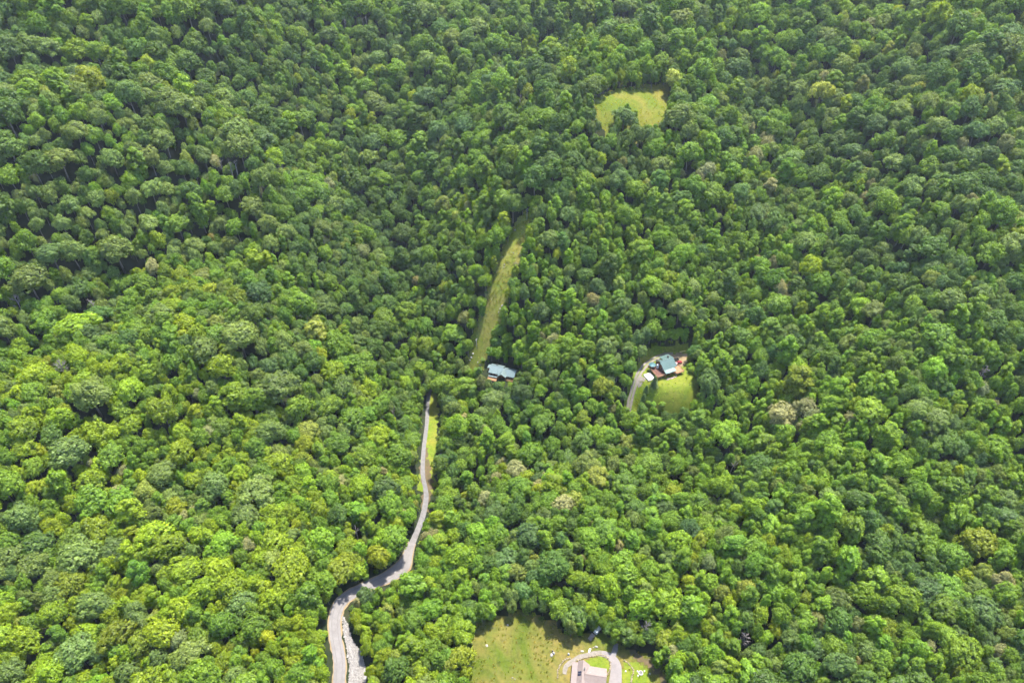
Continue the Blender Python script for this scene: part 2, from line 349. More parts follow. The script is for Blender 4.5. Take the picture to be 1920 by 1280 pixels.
gme.polygons.foreach_set('use_smooth', np.ones(len(_q), bool)); gme.update(); gme.validate(); gme.materials.append(FLOOR)
go = bpy.data.objects.new('ground', gme); COL.objects.link(go); tag(go, 'dark leaf-littered forest floor of the whole valley', 'ground', kind='structure')

def sheet(name, poly_px, mat, lift, label, cat, cell=2.0, wob=1.2):
    """grass or gravel sheet lying on the slope inside an outline, edge broken up"""
    W = ground([p[0] for p in poly_px], [p[1] for p in poly_px])[:, :2]
    P = []
    for i in range(len(W)):
        a, b = W[i], W[(i + 1) % len(W)]; n = max(1, int(np.hypot(*(b - a)) / 3))
        for k in range(n):
            t = k / n; P.append(a + (b - a) * t + RNG.normal(0, wob * 0.5, 2))
    P = np.array(P); x0, y0 = P.min(0); x1, y1 = P.max(0)
    xs = np.arange(x0, x1, cell); ys = np.arange(y0, y1, cell)
    cx, cy = np.meshgrid(xs + cell / 2, ys + cell / 2, indexing='ij'); m = in_poly(cx, cy, P)
    v = {}; V = []; F = []
    def vid(i, j):
        if (i, j) not in v:
            v[(i, j)] = len(V); x = xs[0] + i * cell; y = ys[0] + j * cell; V.append((x, y, float(hz(x, y)) + lift))
        return v[(i, j)]
    for i, j in zip(*np.nonzero(m)): F.append((vid(i, j), vid(i + 1, j), vid(i + 1, j + 1), vid(i, j + 1)))
    o = raw_object(name, V, F, mat); o.data.polygons.foreach_set('use_smooth', [True] * len(F))
    tag(o, label, cat, kind='structure')
    return o, P

def smooth_path(pts, step=2.0):
    """world centre line (x, y, width) through control points, Catmull-Rom"""
    A = np.array(pts, float); out = []
    for i in range(len(A) - 1):
        p0, p1, p2, p3 = A[max(i - 1, 0)], A[i], A[i + 1], A[min(i + 2, len(A) - 1)]
        n = max(2, int(np.hypot(*(p2 - p1)[:2]) / step))
        for k in range(n):
            t = k / n; out.append(0.5 * ((2 * p1) + (-p0 + p2) * t + (2 * p0 - 5 * p1 + 4 * p2 - p3) * t ** 2 + (-p0 + 3 * p1 - 3 * p2 + p3) * t ** 3))
    out.append(A[-1]); return np.array(out)

def ribbon(name, pts_px, mat, lift, label, cat, widen=0.0, ragged=0.0, cols=5, off=0.0):
    W = ground([p[0] for p in pts_px], [p[1] for p in pts_px]); C = smooth_path(np.column_stack([W[:, :2], [p[2] for p in pts_px]]))
    T = np.gradient(C[:, :2], axis=0); T /= np.linalg.norm(T, axis=1)[:, None] + 1e-9; Nn = np.column_stack([T[:, 1], -T[:, 0]])
    V = []; F = []
    for i in range(len(C)):
        rg = RNG.normal(0, ragged, 2)
        for k in range(cols):
            s = (k / (cols - 1) - 0.5); e = rg[0] if k == 0 else rg[1] if k == cols - 1 else 0
            p = C[i, :2] + Nn[i] * (s * (C[i, 2] + widen) + e * np.sign(s) + off); V.append((p[0], p[1], float(hz(p[0], p[1])) + lift))
    for i in range(len(C) - 1):
        for k in range(cols - 1): a = i * cols + k; F.append((a, a + 1, a + cols + 1, a + cols))
    o = raw_object(name, V, F, mat); o.data.polygons.foreach_set('use_smooth', [True] * len(F)); tag(o, label, cat, kind='structure'); return o, C

ROAD_LOW = [(640, 1330, 5.0), (636, 1285, 5.0), (637, 1240, 5.0), (629, 1190, 5.0), (629, 1155, 5.0), (642, 1127, 5.0), (672, 1107, 4.9), (708, 1091, 5.4), (738, 1076, 6.8), (757, 1060, 7.0), (765, 1040, 4.6), (773, 1018, 3.4)]
ROAD_UP = [(765, 1036, 4.4), (774, 1016, 3.3), (787, 985, 2.8), (796, 955, 2.7), (799, 925, 2.6), (793, 890, 2.6), (794, 850, 2.5), (800, 800, 2.5), (802, 760, 2.5), (806, 735, 2.5), (810, 718, 2.9), (820, 702, 2.8), (836, 690, 2.8)]
DRIVE2 = [(1172, 800, 3.4), (1178, 770, 3.4), (1184, 742, 3.4), (1191, 717, 3.4), (1201, 697, 3.4), (1213, 683, 3.4), (1229, 673, 3.4), (1246, 667, 3.6), (1262, 667, 5.0)]
VERGE = [(800, 925, 9.0), (802, 890, 10.0), (806, 850, 8.5), (810, 800, 8.0), (812, 760, 8.0), (812, 735, 7.0)]
SHEETS = {
    'meadow': [(880, 1330), (884, 1215), (893, 1172), (930, 1156), (985, 1142), (1003, 1155), (1040, 1164), (1055, 1188), (1090, 1193), (1120, 1182), (1150, 1195), (1172, 1212), (1225, 1232), (1262, 1275), (1275, 1330)],
    'hill': [(1112, 190), (1140, 172), (1200, 160), (1254, 156), (1258, 200), (1246, 240), (1220, 262), (1150, 270), (1128, 246), (1112, 215)],
    'lawn': [(1166, 790), (1174, 740), (1184, 705), (1200, 668), (1222, 650), (1275, 644), (1300, 650), (1300, 690), (1310, 715), (1314, 750), (1296, 778), (1255, 782), (1200, 790)],
    'cut': [(982, 398), (997, 402), (992, 440), (976, 490), (962, 530), (952, 570), (938, 612), (926, 645), (912, 672), (906, 695), (890, 710), (874, 702), (872, 680), (880, 640), (900, 590), (921, 520), (944, 460), (964, 420)],
}
shelf, P_MEADOW = sheet('meadow', SHEETS['meadow'], GRASS_MEADOW, 0.4, 'dry yellow-green meadow beside the tan-roofed house', 'meadow')
_, P_HILL = sheet('hill_clearing', SHEETS['hill'], GRASS_HILL, 0.3, 'small grassy clearing high in the forest', 'clearing')
_, P_LAWN = sheet('lawn', SHEETS['lawn'], GRASS_LAWN, 0.4, 'green lawn around the house with cars', 'lawn')
_, P_CUT = sheet('cleared_strip', SHEETS['cut'], GRASS_CUT, 0.3, 'long grassy power line clearing running uphill', 'clearing')
ribbon('verge', VERGE, GRASS_LAWN, 0.3, 'grassy verge along the narrow gravel lane', 'verge', ragged=0.8)
ribbon('shoulder', [(p[0], p[1], p[2]) for p in ROAD_LOW], SANDY, 0.32, 'sandy shoulder along the paved road', 'shoulder', widen=1.1, ragged=0.2)
ribbon('earth_bank', [(797, 958, 4.0), (800, 928, 4.6), (800, 900, 5.6), (797, 868, 4.4), (797, 840, 3.4)], REDCLAY, 0.34, 'reddish earth bank beside the gravel lane', 'bank', ragged=0.9)
_, C_ROAD = ribbon('road', ROAD_LOW, ASPHALT, 0.42, 'pale paved road curving up from the bottom edge', 'road', ragged=0.04, cols=7)
for _off, _w in ((-1.25, 0.55), (1.25, 0.55)):
    ribbon('wheel_track', [(p[0], p[1], _w) for p in ROAD_LOW[:9]], TRACKD, 0.435, '%s wheel track worn into the paved road' % ('outer' if _off < 0 else 'inner'), 'track', ragged=0.05, cols=2, off=_off)
_, C_LANE = ribbon('lane', ROAD_UP, TRACK, 0.4, 'narrow grey gravel lane climbing the valley', 'lane', ragged=0.06)
_, C_DRIVE2 = ribbon('driveway', DRIVE2, GRAVEL, 0.56, 'curved gravel driveway to the green-roofed house', 'driveway', ragged=0.15, cols=7)
ribbon('wheel_strip', DRIVE2[:8], GRASS_LAWN, 0.575, 'grass strip between the wheel tracks of the driveway', 'grass strip', widen=-2.9, ragged=0.1, cols=3)
sheet('parking_area', [(1250, 665), (1268, 663), (1287, 664), (1288, 676), (1285, 684), (1270, 692), (1258, 690)], SANDY, 0.58, 'sandy parking area behind the parked cars', 'parking area', 1.0, 0.5)
sheet('gravel_spur', [(1193, 709), (1212, 707), (1209, 714), (1200, 724), (1190, 726)], GRAVEL, 0.52, 'gravel spur from the driveway to the patio', 'gravel', 1.0, 0.4)

# ------------------------------------------------------------------ trees: crown forms
def crown_arrays(seed, form):
    """leaf-clump crown: lobes -> clumps -> leaf sprays.  Returns verts (n*4,3) and one value per spray for its clump"""
    r = np.random.default_rng(seed)
    L = []                                       # lobes: centre, radius
    if form == 'round':
        R, zc, hz_ = 6.0, 14.0, 7.0
        n = 24
        for k in range(n):
            ph = k * 2.39996 + r.normal(0, 0.25); c = 1 - 1.9 * (k + 0.4) / n; s = math.sqrt(max(0, 1 - c * c)); q = r.uniform(0.46, 0.86)
            L.append((R * q * s * math.cos(ph), R * q * s * math.sin(ph), zc + hz_ * q * c * r.uniform(0.8, 1.12), R * r.uniform(0.24, 0.46)))
    elif form == 'broad':
        R, zc, hz_ = 6.0, 13.0, 5.6
        n = 26
        for k in range(n):
            ph = k * 2.39996 + r.normal(0, 0.3); c = 1 - 1.85 * (k + 0.3) / n; s = math.sqrt(max(0, 1 - c * c)); q = r.uniform(0.55, 0.9)
            L.append((R * q * s * math.cos(ph), R * q * s * math.sin(ph), zc + hz_ * q * c * r.uniform(0.8, 1.1), R * r.uniform(0.2, 0.38)))
    elif form == 'tall':
        R, zc = 4.6, 13.0
        n = 18
        for k in range(n):
            t = (k + 0.5) / n; z = 3.6 + 16.9 * t + r.normal(0, 0.3); w = R * (0.66 * math.sin(math.pi * min(1, 0.25 + 0.72 * (1 - t))) + 0.02); ph = k * 2.39996 + r.normal(0, 0.3)
            q = w * r.uniform(0.6, 0.95) if k < n - 1 else 0.2
            L.append((q * math.cos(ph), q * math.sin(ph), z, R * r.uniform(0.36, 0.5) * (1.0 - 0.38 * t)))
        zc = 12.5; hz_ = 9.0
    elif form == 'irregular':
        R, zc, hz_ = 6.0, 13.5, 7.4
        n = 21
        off = r.normal(0, 0.9, 2)
        for k in range(n):
            ph = k * 2.39996 + r.normal(0, 0.5); c = 1 - 1.85 * (k + 0.4) / n; s = math.sqrt(max(0, 1 - c * c)); q = r.uniform(0.45, 0.9)
            L.append((R * q * s * math.cos(ph) + off[0], R * q * s * math.sin(ph) + off[1], zc + hz_ * q * c * r.uniform(0.75, 1.1), R * r.uniform(0.25, 0.46)))
    elif form == 'bush':
        R, zc, hz_ = 6.0, 4.0, 7.0
        n = 9
        for k in range(n):
            ph = k * 2.39996 + r.normal(0, 0.5); c = 1 - 1.0 * (k + 0.4) / n; s = math.sqrt(max(0, 1 - c * c)); q = r.uniform(0.45, 0.8)
            L.append((R * q * s * math.cos(ph), R * q * s * math.sin(ph), zc + hz_ * q * c * r.uniform(0.7, 1.1), R * r.uniform(0.32, 0.5)))
    L = np.array(L); ctr = np.array([0, 0, zc])
    C = []
    for i, (x, y, z, rad) in enumerate(L):
        m = int(17 + 11 * rad) if form != 'bush' else 20
        k = np.arange(m) + 0.5; cz = 1 - 2 * k / m; sz = np.sqrt(1 - cz ** 2); ph = k * 2.39996 + r.uniform(0, 6.28)
        d = np.stack([sz * np.cos(ph), sz * np.sin(ph), cz], -1) + r.normal(0, 0.2, (m, 3)); d /= np.linalg.norm(d, axis=1)[:, None]
        p = np.array([x, y, z]) + d * rad * r.uniform(0.72, 1.12, m)[:, None]
        ok = d[:, 2] > -0.45
        for j, (a, b, c2, r2) in enumerate(L):
            if j != i: ok &= np.linalg.norm(p - np.array([a, b, c2]), axis=1) > r2 * 0.72
        for q, dd in zip(p[ok], d[ok]): C.append((*q, *dd, r.uniform(0.42, 1.1)))
    C = np.array(C); nC = len(C); per = 15
    ci = np.repeat(np.arange(nC), per); n = len(ci)
    d = r.normal(0, 1, (n, 3)); d /= np.linalg.norm(d, axis=1)[:, None]; d = d + 0.55 * C[ci, 3:6] + np.array([0, 0, 0.25]); d /= np.linalg.norm(d, axis=1)[:, None]
    p = C[ci, :3] + d * C[ci, 6:7] * r.uniform(0.45, 1.3, (n, 1))
    out = p - ctr; out /= np.linalg.norm(out, axis=1)[:, None] + 1e-9
    nr = 0.75 * d + 0.35 * C[ci, 3:6] + 0.2 * out + np.array([0, 0, 0.25]) + r.normal(0, 0.38, (n, 3)); nr /= np.linalg.norm(nr, axis=1)[:, None]
    a = np.cross(nr, r.normal(0, 1, (n, 3))); a /= np.linalg.norm(a, axis=1)[:, None] + 1e-9; b = np.cross(nr, a)
    s = r.uniform(0.24, 0.46, (n, 1)); e = r.uniform(0.55, 1.0, (n, 1))
    V = np.stack([p + a * s, p + b * s * e, p - a * s, p - b * s * e], 1).reshape(-1, 3)
    cv = np.clip(0.5 + r.normal(0, 0.16, nC), 0, 1); lv = np.clip(cv[ci] + r.normal(0, 0.14, n), 0, 1)
    return V, lv

def conifer_arrays(seed):
    r = np.random.default_rng(seed); V = []; lv = []
    H = 20.0
    for t in np.linspace(0.08, 0.98, 22):
        w = 4.4 * (1 - t) ** 0.8 + 0.3; z = H * t; nb = int(7 + 5 * (1 - t)); ph0 = r.uniform(0, 6.28)
        for k in range(nb):
            ph = ph0 + 6.283 * k / nb + r.normal(0, 0.15); ln = w * r.uniform(0.75, 1.1); cvv = np.clip(r.normal(0.5, 0.2), 0, 1)
            for u in np.linspace(0.25, 1, 6):
                for _ in range(3):
                    c = np.array([math.cos(ph) * ln * u, math.sin(ph) * ln * u, z - 0.9 * u * u * (1 - t) - 0.15 + r.normal(0, 0.12)]) + r.normal(0, 0.16, 3)
                    a = np.array([math.cos(ph), math.sin(ph), -0.3]) * r.uniform(0.3, 0.6); b = np.array([-math.sin(ph), math.cos(ph), r.normal(0, 0.4)]) * r.uniform(0.15, 0.32)
                    V += [c + a, c + b, c - a, c - b]; lv.append(np.clip(cvv + r.normal(0, 0.1), 0, 1))
    return np.array(V), np.array(lv)

def trunk_mb(seed, form):
    r = np.random.default_rng(seed); m = MB(); top = 16.0 if form != 'conifer' else 19.5
    if form == 'bush':
        for k in range(4):
            ph = r.uniform(0, 6.28); m.tube([(0, 0, -1), (math.cos(ph) * 1.5, math.sin(ph) * 1.5, 3), (math.cos(ph) * 3.2, math.sin(ph) * 3.2, 6)], [0.3, 0.22, 0.1], 5)
        return m
    bend = r.normal(0, 0.35, 2)
    m.tube([(0, 0, -1.5), (bend[0] * 0.3, bend[1] * 0.3, 4), (bend[0], bend[1], 10), (bend[0] * 1.2, bend[1] * 1.2, top)], [0.42, 0.34, 0.24, 0.06], 8)
    if form != 'conifer':
        for k in range(5):
            ph = k * 2.4 + r.uniform(0, 1); z0 = 7 + k * 1.2; ln = r.uniform(2.5, 4.2) * (0.7 if form == 'tall' else 1)
            m.tube([(bend[0], bend[1], z0), (bend[0] + math.cos(ph) * ln * 0.5, bend[1] + math.sin(ph) * ln * 0.5, z0 + 2.0), (bend[0] + math.cos(ph) * ln, bend[1] + math.sin(ph) * ln, z0 + 4.2)], [0.17, 0.11, 0.05], 5)
    return m

def leaf_mesh(name, V, lv, extra=None):
    """quads mesh of sprays, optionally with the trunk joined in (for the far forest)"""
    n = len(lv); ev = np.array(extra.v) if extra else np.zeros((0, 3)); ef = extra.f if extra else []
    me = bpy.data.meshes.new(name)
    faces = [(4 * i, 4 * i + 1, 4 * i + 2, 4 * i + 3) for i in range(n)] + [tuple(k + 4 * n for k in f) for f in ef]
    me.from_pydata(np.vstack([V, ev]).tolist(), [], faces)
    at = me.attributes.new('clump', 'FLOAT', 'FACE'); at.data.foreach_set('value', np.concatenate([lv, np.zeros(len(ef))]).astype(np.float32))
    me.materials.append(LEAF)
    if extra:
        me.materials.append(BARK); me.polygons.foreach_set('material_index', np.concatenate([np.zeros(n, np.int32), np.ones(len(ef), np.int32)]))
    me.update(); return me

FORMS = ['round'] * 5 + ['broad'] * 5 + ['tall'] * 5 + ['irregular'] * 4 + ['bush'] * 3 + ['conifer']
FIRST = {}
for i, f in enumerate(FORMS): FIRST.setdefault(f, []).append(i)
REF = {'round': (6.6, 21.3), 'broad': (6.6, 19.0), 'tall': (4.4, 22.0), 'irregular': (6.6, 21.0), 'bush': (6.4, 11.0), 'conifer': (4.5, 20.0)}   # crown radius, height as built
CROWNS = []; TRUNKS = []; BOTH = []
forest_col = bpy.data.collections.new('forest_trees')
for i, f in enumerate(FORMS):
    V, lv = conifer_arrays(100 + i) if f == 'conifer' else crown_arrays(100 + i, f)
    tm = trunk_mb(200 + i, f)
    CROWNS.append(leaf_mesh('crown', V, lv)); TRUNKS.append(tm.mesh('trunk', BARK, True)); BOTH.append(leaf_mesh('forest_tree', V, lv, tm))
    o = bpy.data.objects.new('forest_tree_%02d' % i, BOTH[-1]); forest_col.objects.link(o)

PAL = {  # leaf colours by kind of tree
    'Y': (0.217, 0.272, 0.012), 'O': (0.183, 0.165, 0.036), 'K': (0.152, 0.206, 0.012), 'G': (0.160, 0.238, 0.008), 'L': (0.187, 0.240, 0.034), 'P': (0.120, 0.178, 0.032),
    'D': (0.069, 0.132, 0.017), 'B': (0.073, 0.132, 0.029), 'M': (0.105, 0.192, 0.013), 'V': (0.120, 0.220, 0.011), 'T': (0.223, 0.230, 0.082), 'S': (0.147, 0.175, 0.049)}
COLWORD = {'Y': 'bright yellow-green', 'O': 'orange-brown', 'K': 'olive yellow', 'G': 'fresh yellow-green', 'L': 'pale light green', 'P': 'pale grey-green', 'D': 'dark green', 'B': 'bluish dark green', 'M': 'mid green', 'V': 'vivid green', 'T': 'tan flowering', 'S': 'dull brownish green'}
FORMWORD = {'round': 'round-crowned', 'broad': 'broad-domed', 'tall': 'tall narrow', 'irregular': 'uneven-crowned', 'bush': 'low bushy', 'conifer': 'pointed conifer'}

# trees one can pick out in the view: crown centre in the picture, crown radius in picture pixels, colour kind, form
PICK = [
 (215,467,38,'P','broad'),(50,521,34,'P','round'),(285,500,18,'T','round'),(398,447,10,'O','round'),(396,542,17,'Y','irregular'),(443,558,22,'K','irregular'),(302,591,30,'P','broad'),(145,611,42,'G','broad'),
 (447,628,38,'P','broad'),(343,628,14,'Y','irregular'),(168,739,44,'P','broad'),(67,705,30,'G','round'),(413,682,30,'G','irregular'),(520,725,44,'P','broad'),(601,665,15,'Y','irregular'),(504,810,32,'P','round'),(393,810,15,'T','round'),
 (571,833,22,'Y','irregular'),(242,732,28,'G','round'),(370,739,10,'T','round'),(114,783,28,'G','round'),(44,803,30,'G','round'),(175,816,28,'G','irregular'),(128,847,40,'P','broad'),(302,766,34,'G','irregular'),(339,517,20,'G','round'),
 (94,474,30,'B','broad'),(134,470,28,'P','round'),(64,914,18,'Y','irregular'),(222,924,18,'T','round'),(228,884,13,'T','irregular'),(272,920,22,'L','round'),(329,951,20,'Y','round'),(366,957,12,'T','round'),(346,968,12,'T','round'),
 (181,988,34,'G','broad'),(480,924,40,'P','broad'),(568,858,17,'K','irregular'),(568,887,23,'V','round'),(373,1001,22,'G','irregular'),(443,1005,7,'Y','round'),(464,1018,16,'T','irregular'),(289,998,34,'G','irregular'),(131,1095,32,'K','round'),
 (148,1041,42,'P','broad'),(215,1031,30,'P','broad'),(413,1065,32,'G','irregular'),(386,1105,36,'G','broad'),(537,1068,42,'G','irregular'),(520,1120,32,'G','irregular'),(500,1196,20,'Y','round'),(480,1226,10,'Y','irregular'),(467,1270,9,'Y','round'),
 (531,1172,20,'G','round'),(554,1209,18,'G','round'),(141,1223,42,'P','broad'),(218,1186,36,'K','irregular'),(302,1186,40,'G','broad'),(356,1226,40,'P','broad'),(300,1232,25,'P','round'),(232,1115,14,'Y','irregular'),(329,1268,28,'G','round'),
 (427,1262,15,'Y','irregular'),(175,1135,38,'P','broad'),(97,1152,30,'G','round'),(13,1152,26,'G','round'),(44,1199,34,'G','round'),(40,967,32,'P','round'),(254,1150,30,'P','broad'),(340,1140,30,'G','round'),(450,1130,30,'P','round'),(60,1060,30,'P','broad'),(90,1260,30,'G','round'),(20,1260,28,'P','round'),(240,1262,28,'P','round'),
 (684,1117,19,'B','round'),(708,1043,26,'Y','round'),(664,1050,18,'K','round'),(653,1002,13,'K','round'),(909,934,17,'T','round'),(932,894,13,'T','irregular'),(936,870,10,'T','round'),(818,975,19,'G','tall'),(806,992,13,'V','round'),
 (872,931,12,'K','tall'),(845,928,22,'V','irregular'),(771,927,9,'Y','round'),(1090,1048,9,'T','round'),(1003,1052,15,'L','irregular'),(979,1107,20,'P','round'),(1191,941,8,'Y','round'),(1120,894,26,'L','broad'),(1208,1038,19,'P','round'),(1090,1085,24,'G','irregular'),
 (1144,1096,28,'G','irregular'),(808,1142,30,'V','broad'),(865,1228,26,'K','irregular'),(842,1252,19,'L','round'),(744,1236,20,'L','irregular'),(1252,1138,34,'G','irregular'),(1046,1140,22,'M','round'),(1085,1150,26,'D','round'),(880,1140,22,'D','round'),(925,1135,16,'D','round'),(1140,1175,14,'D','round'),(1178,1190,18,'D','tall'),(1218,1190,20,'D','round'),
 (1508,1122,15,'K','irregular'),(1451,1179,16,'Y','irregular'),(1532,1162,17,'S','round'),(1602,1169,16,'S','irregular'),(1844,1021,34,'K','irregular'),(1804,1082,21,'G','round'),(1844,1075,21,'L','round'),(1569,1122,28,'P','broad'),(1354,1109,17,'L','round'),(1401,1102,20,'L','round'),
 (1740,1216,16,'T','irregular'),(1875,1220,16,'T','round'),(1824,1213,11,'T','round'),(1606,1240,10,'T','round'),(1660,1176,24,'K','broad'),(1804,1263,21,'K','round'),(1290,1092,17,'Y','irregular'),(1780,1015,15,'K','irregular'),(1330,1055,17,'S','round'),(1316,1012,20,'K','round'),
 (1838,729,16,'T','round'),(1865,759,12,'T','irregular'),(1791,769,14,'K','round'),(1764,761,17,'G','irregular'),(1717,766,24,'P','broad'),(1498,709,28,'K','tall'),(1693,702,11,'L','round'),(1361,611,18,'P','round'),(1370,585,18,'P','round'),
 (1683,20,13,'Y','irregular'),(1544,144,10,'T','round'),(1616,161,15,'S','tall'),(1804,272,12,'T','irregular'),(1885,269,21,'S','round'),(1861,333,9,'Y','round'),(1445,349,13,'T','tall'),(1633,346,10,'T','irregular'),(1821,376,13,'T','round'),(1848,410,12,'T','round'),(1663,376,10,'Y','irregular'),(1290,151,8,'Y','round'),(1505,255,10,'V','round'),(1525,285,12,'S','round'),(1861,191,8,'L','tall'),(1861,154,10,'K','round'),(1298,205,12,'S','round'),
 (309,165,14,'G','round'),(370,165,14,'K','round'),(558,148,9,'Y','round'),(191,80,7,'T','round'),(403,300,13,'T','irregular'),(470,111,5,'Y','round'),(615,346,15,'T','irregular'),(605,191,13,'K','round'),(537,339,15,'V','round'),(208,296,27,'P','broad'),
 (946,413,14,'Y','tall'),(774,181,12,'Y','round'),(1130,299,12,'Y','irregular'),(1167,306,12,'S','round'),(1110,336,8,'Y','round'),(926,356,12,'K','round'),(989,171,13,'L','irregular'),(1110,161,19,'P','round'),(1171,217,27,'B','round'),(1197,250,19,'D','irregular'),(1178,258,17,'D','round'),(1217,252,16,'B','round'),(1146,262,14,'M','round'),(1174,54,14,'S','irregular'),(657,215,13,'G','round'),
 (781,527,10,'T','round'),(784,546,14,'G','irregular'),(1114,564,17,'T','irregular'),(872,595,14,'S','round'),(1043,474,11,'Y','irregular'),(1067,726,17,'V','tall'),(1130,724,23,'K','round'),(1093,783,15,'K','round'),(903,715,13,'S','irregular'),(774,843,12,'Y','irregular'),(1016,631,8,'T','round'),(909,810,12,'S','tall'),(1171,833,19,'L','irregular'),(1078,620,10,'V','round'),(975,620,12,'V','round'),
]
DEAD = [(120, 695, 15, 'bare'), (178, 580, 9, 'bare'), (36, 572, 12, 'bare'), (434, 322, 12, 'pole'), (443, 318, 12, 'pole'), (416, 318, 11, 'pole'), (738, 778, 12, 'pole'), (668, 1000, 15, 'pole'), (1394, 1199, 14, 'bare'), (682, 48, 9, 'pole'), (688, 46, 9, 'pole'), (646, 45, 8, 'pole'), (1370, 880, 10, 'pole'), (975, 195, 8, 'pole'), (1209, 1180, 11, 'bare'), (1840, 705, 10, 'bare')]

# what has to stay open to view (picture outlines of clearings, houses and lanes)
def band(path, half):
    A = np.array([p[:2] for p in path], float); w = np.array([p[2] if len(p) > 2 else half for p in path]); T = np.gradient(A, axis=0); T /= np.linalg.norm(T, axis=1)[:, None]
    Nn = np.column_stack([-T[:, 1], T[:, 0]]); return [tuple(x) for x in np.vstack([A + Nn * w[:, None], (A - Nn * w[:, None])[::-1]])]
OPEN = [
    [(890, 1320), (890, 1205), (900, 1168), (935, 1160), (985, 1150), (1000, 1160), (1036, 1168), (1052, 1190), (1090, 1197), (1112, 1192), (1128, 1188), (1140, 1205), (1165, 1213), (1210, 1234), (1240, 1262), (1250, 1320)],
    [(1118, 186), (1155, 174), (1250, 164), (1249, 200), (1236, 232), (1212, 230), (1197, 214), (1188, 194), (1153, 194), (1149, 238), (1138, 246), (1132, 240), (1119, 208)],
    [(1174, 768), (1182, 735), (1192, 705), (1206, 674), (1226, 654), (1275, 650), (1289, 657), (1288, 690), (1299, 715), (1305, 745), (1288, 766), (1262, 757), (1238, 748), (1205, 752), (1190, 766)],
    [(983, 401), (994, 403), (983, 442), (963, 490), (950, 530), (939, 570), (924, 610), (912, 640), (900, 664), (895, 680), (887, 690), (881, 686), (890, 640), (910, 590), (930, 520), (953, 460), (972, 420)],
    [(909, 684), (924, 678), (950, 683), (971, 690), (964, 710), (936, 717), (912, 712), (908, 696)],
    band([(638, 1300, 15), (638, 1240, 15), (630, 1190, 14), (630, 1155, 14), (642, 1129, 12), (672, 1108, 10), (708, 1092, 11), (738, 1077, 13), (757, 1060, 14), (766, 1040, 9)], 12),
    band([(764, 1040, 9), (773, 1018, 9), (787, 985, 7), (796, 955, 7), (798, 925, 8), (794, 890, 7), (795, 850, 6), (799, 800, 6), (803, 765, 6), (806, 742, 5)], 7),
    [(806, 742), (818, 742), (822, 780), (814, 840), (812, 880), (816, 920), (806, 925), (802, 880), (803, 800)],
    [(640, 1145), (652, 1165), (668, 1205), (684, 1230), (684, 1300), (645, 1300), (648, 1220), (640, 1180)],
]
SHRUBBY = [(650, 1140), (690, 1105), (735, 1090), (772, 1078), (790, 1092), (765, 1130), (745, 1175), (735, 1215), (715, 1290), (690, 1290), (684, 1230), (660, 1185)]

def blob(px, py, cx, cy, sx, sy): return np.exp(-((px - cx) / sx) ** 2 - ((py - cy) / sy) ** 2)
def pick_kind(px, py, u):
    yel = 1.5 * blob(px, py, 250, 1150, 420, 280) + 0.9 * blob(px, py, 150, 780, 380, 200) + 0.9 * blob(px, py, 720, 1200, 160, 150) + 0.55 * blob(px, py, 1330, 1180, 180, 160)
    viv = 1.5 * blob(px, py, 1620, 880, 330, 230) + 1.1 * blob(px, py, 1400, 820, 250, 300) + 1.2 * blob(px, py, 1040, 80, 230, 75) + 0.8 * blob(px, py, 1120, 560, 220, 200) + 0.6 * blob(px, py, 700, 80, 120, 110) + .4 * blob(px, py, 1000, 1050, 280, 170)
    pal = 0.85 * blob(px, py, 200, 300, 400, 260) + 0.5 * blob(px, py, 300, 900, 350, 350) + 0.5 * blob(px, py, 1750, 300, 250, 250)
    drk = 1.3 * blob(px, py, 720, 480, 110, 260) + 0.9 * blob(px, py, 300, 120, 330, 110) + 0.8 * blob(px, py, 1020, 260, 160, 110) + 0.9 * blob(px, py, 1560, 330, 330, 180) + 0.6 * blob(px, py, 960, 860, 130, 110) + 0.2 * min(1, max(0, (380 - py) / 380))
    w = {'D': 0.45 + 0.8 * drk - 0.3 * min(1, yel), 'B': 0.3 * (1 - min(1, yel)) + 0.5 * drk, 'M': 0.85, 'V': 0.25 + viv, 'G': 0.14 + 1.0 * yel + 0.15 * viv, 'P': 0.22 + pal, 'L': 0.04 + 0.12 * yel, 'Y': 0.006 + 0.02 * yel, 'K': 0.02 + 0.08 * yel, 'S': 0.012, 'T': 0.003}
    ks = [k for k in 'BDPMVGKLYST']; a = np.maximum(0.0, np.array([w[k] for k in ks])); a = np.cumsum(a / a.sum()); return ks[int(np.searchsorted(a, u))], viv
def patch_u(x, y):
    n = 0.5 + 0.28 * math.sin(x / 31.0 + 2.1 * math.sin(y / 47.0)) * math.cos(y / 29.0 + 1.4 * math.sin(x / 53.0)) + 0.22 * math.sin(x / 13.0 + y / 19.0)
    u = 0.55 * n + 0.45 * random.random(); return min(0.9999, max(0.0, (u - 0.12) / 0.76)) if random.random() < 0.8 else random.random()
def pick_form(kind, viv, u):
    if kind in 'PB': w = [('broad', 0.6), ('round', 0.3), ('irregular', 0.1)]
    elif kind == 'V': w = [('tall', 0.62), ('round', 0.2), ('irregular', 0.18)]
    elif kind in 'YKTLS': w = [('irregular', 0.45), ('round', 0.4), ('tall', 0.15)]
    else: w = [('round', 0.36), ('broad', 0.2 if viv < 0.6 else 0.05), ('tall', 0.2 + 0.3 * min(1, viv)), ('irregular', 0.24)]
    s = sum(x[1] for x in w); u *= s
    for n, p in w:
        if u < p: return n
        u -= p
    return w[-1][0]

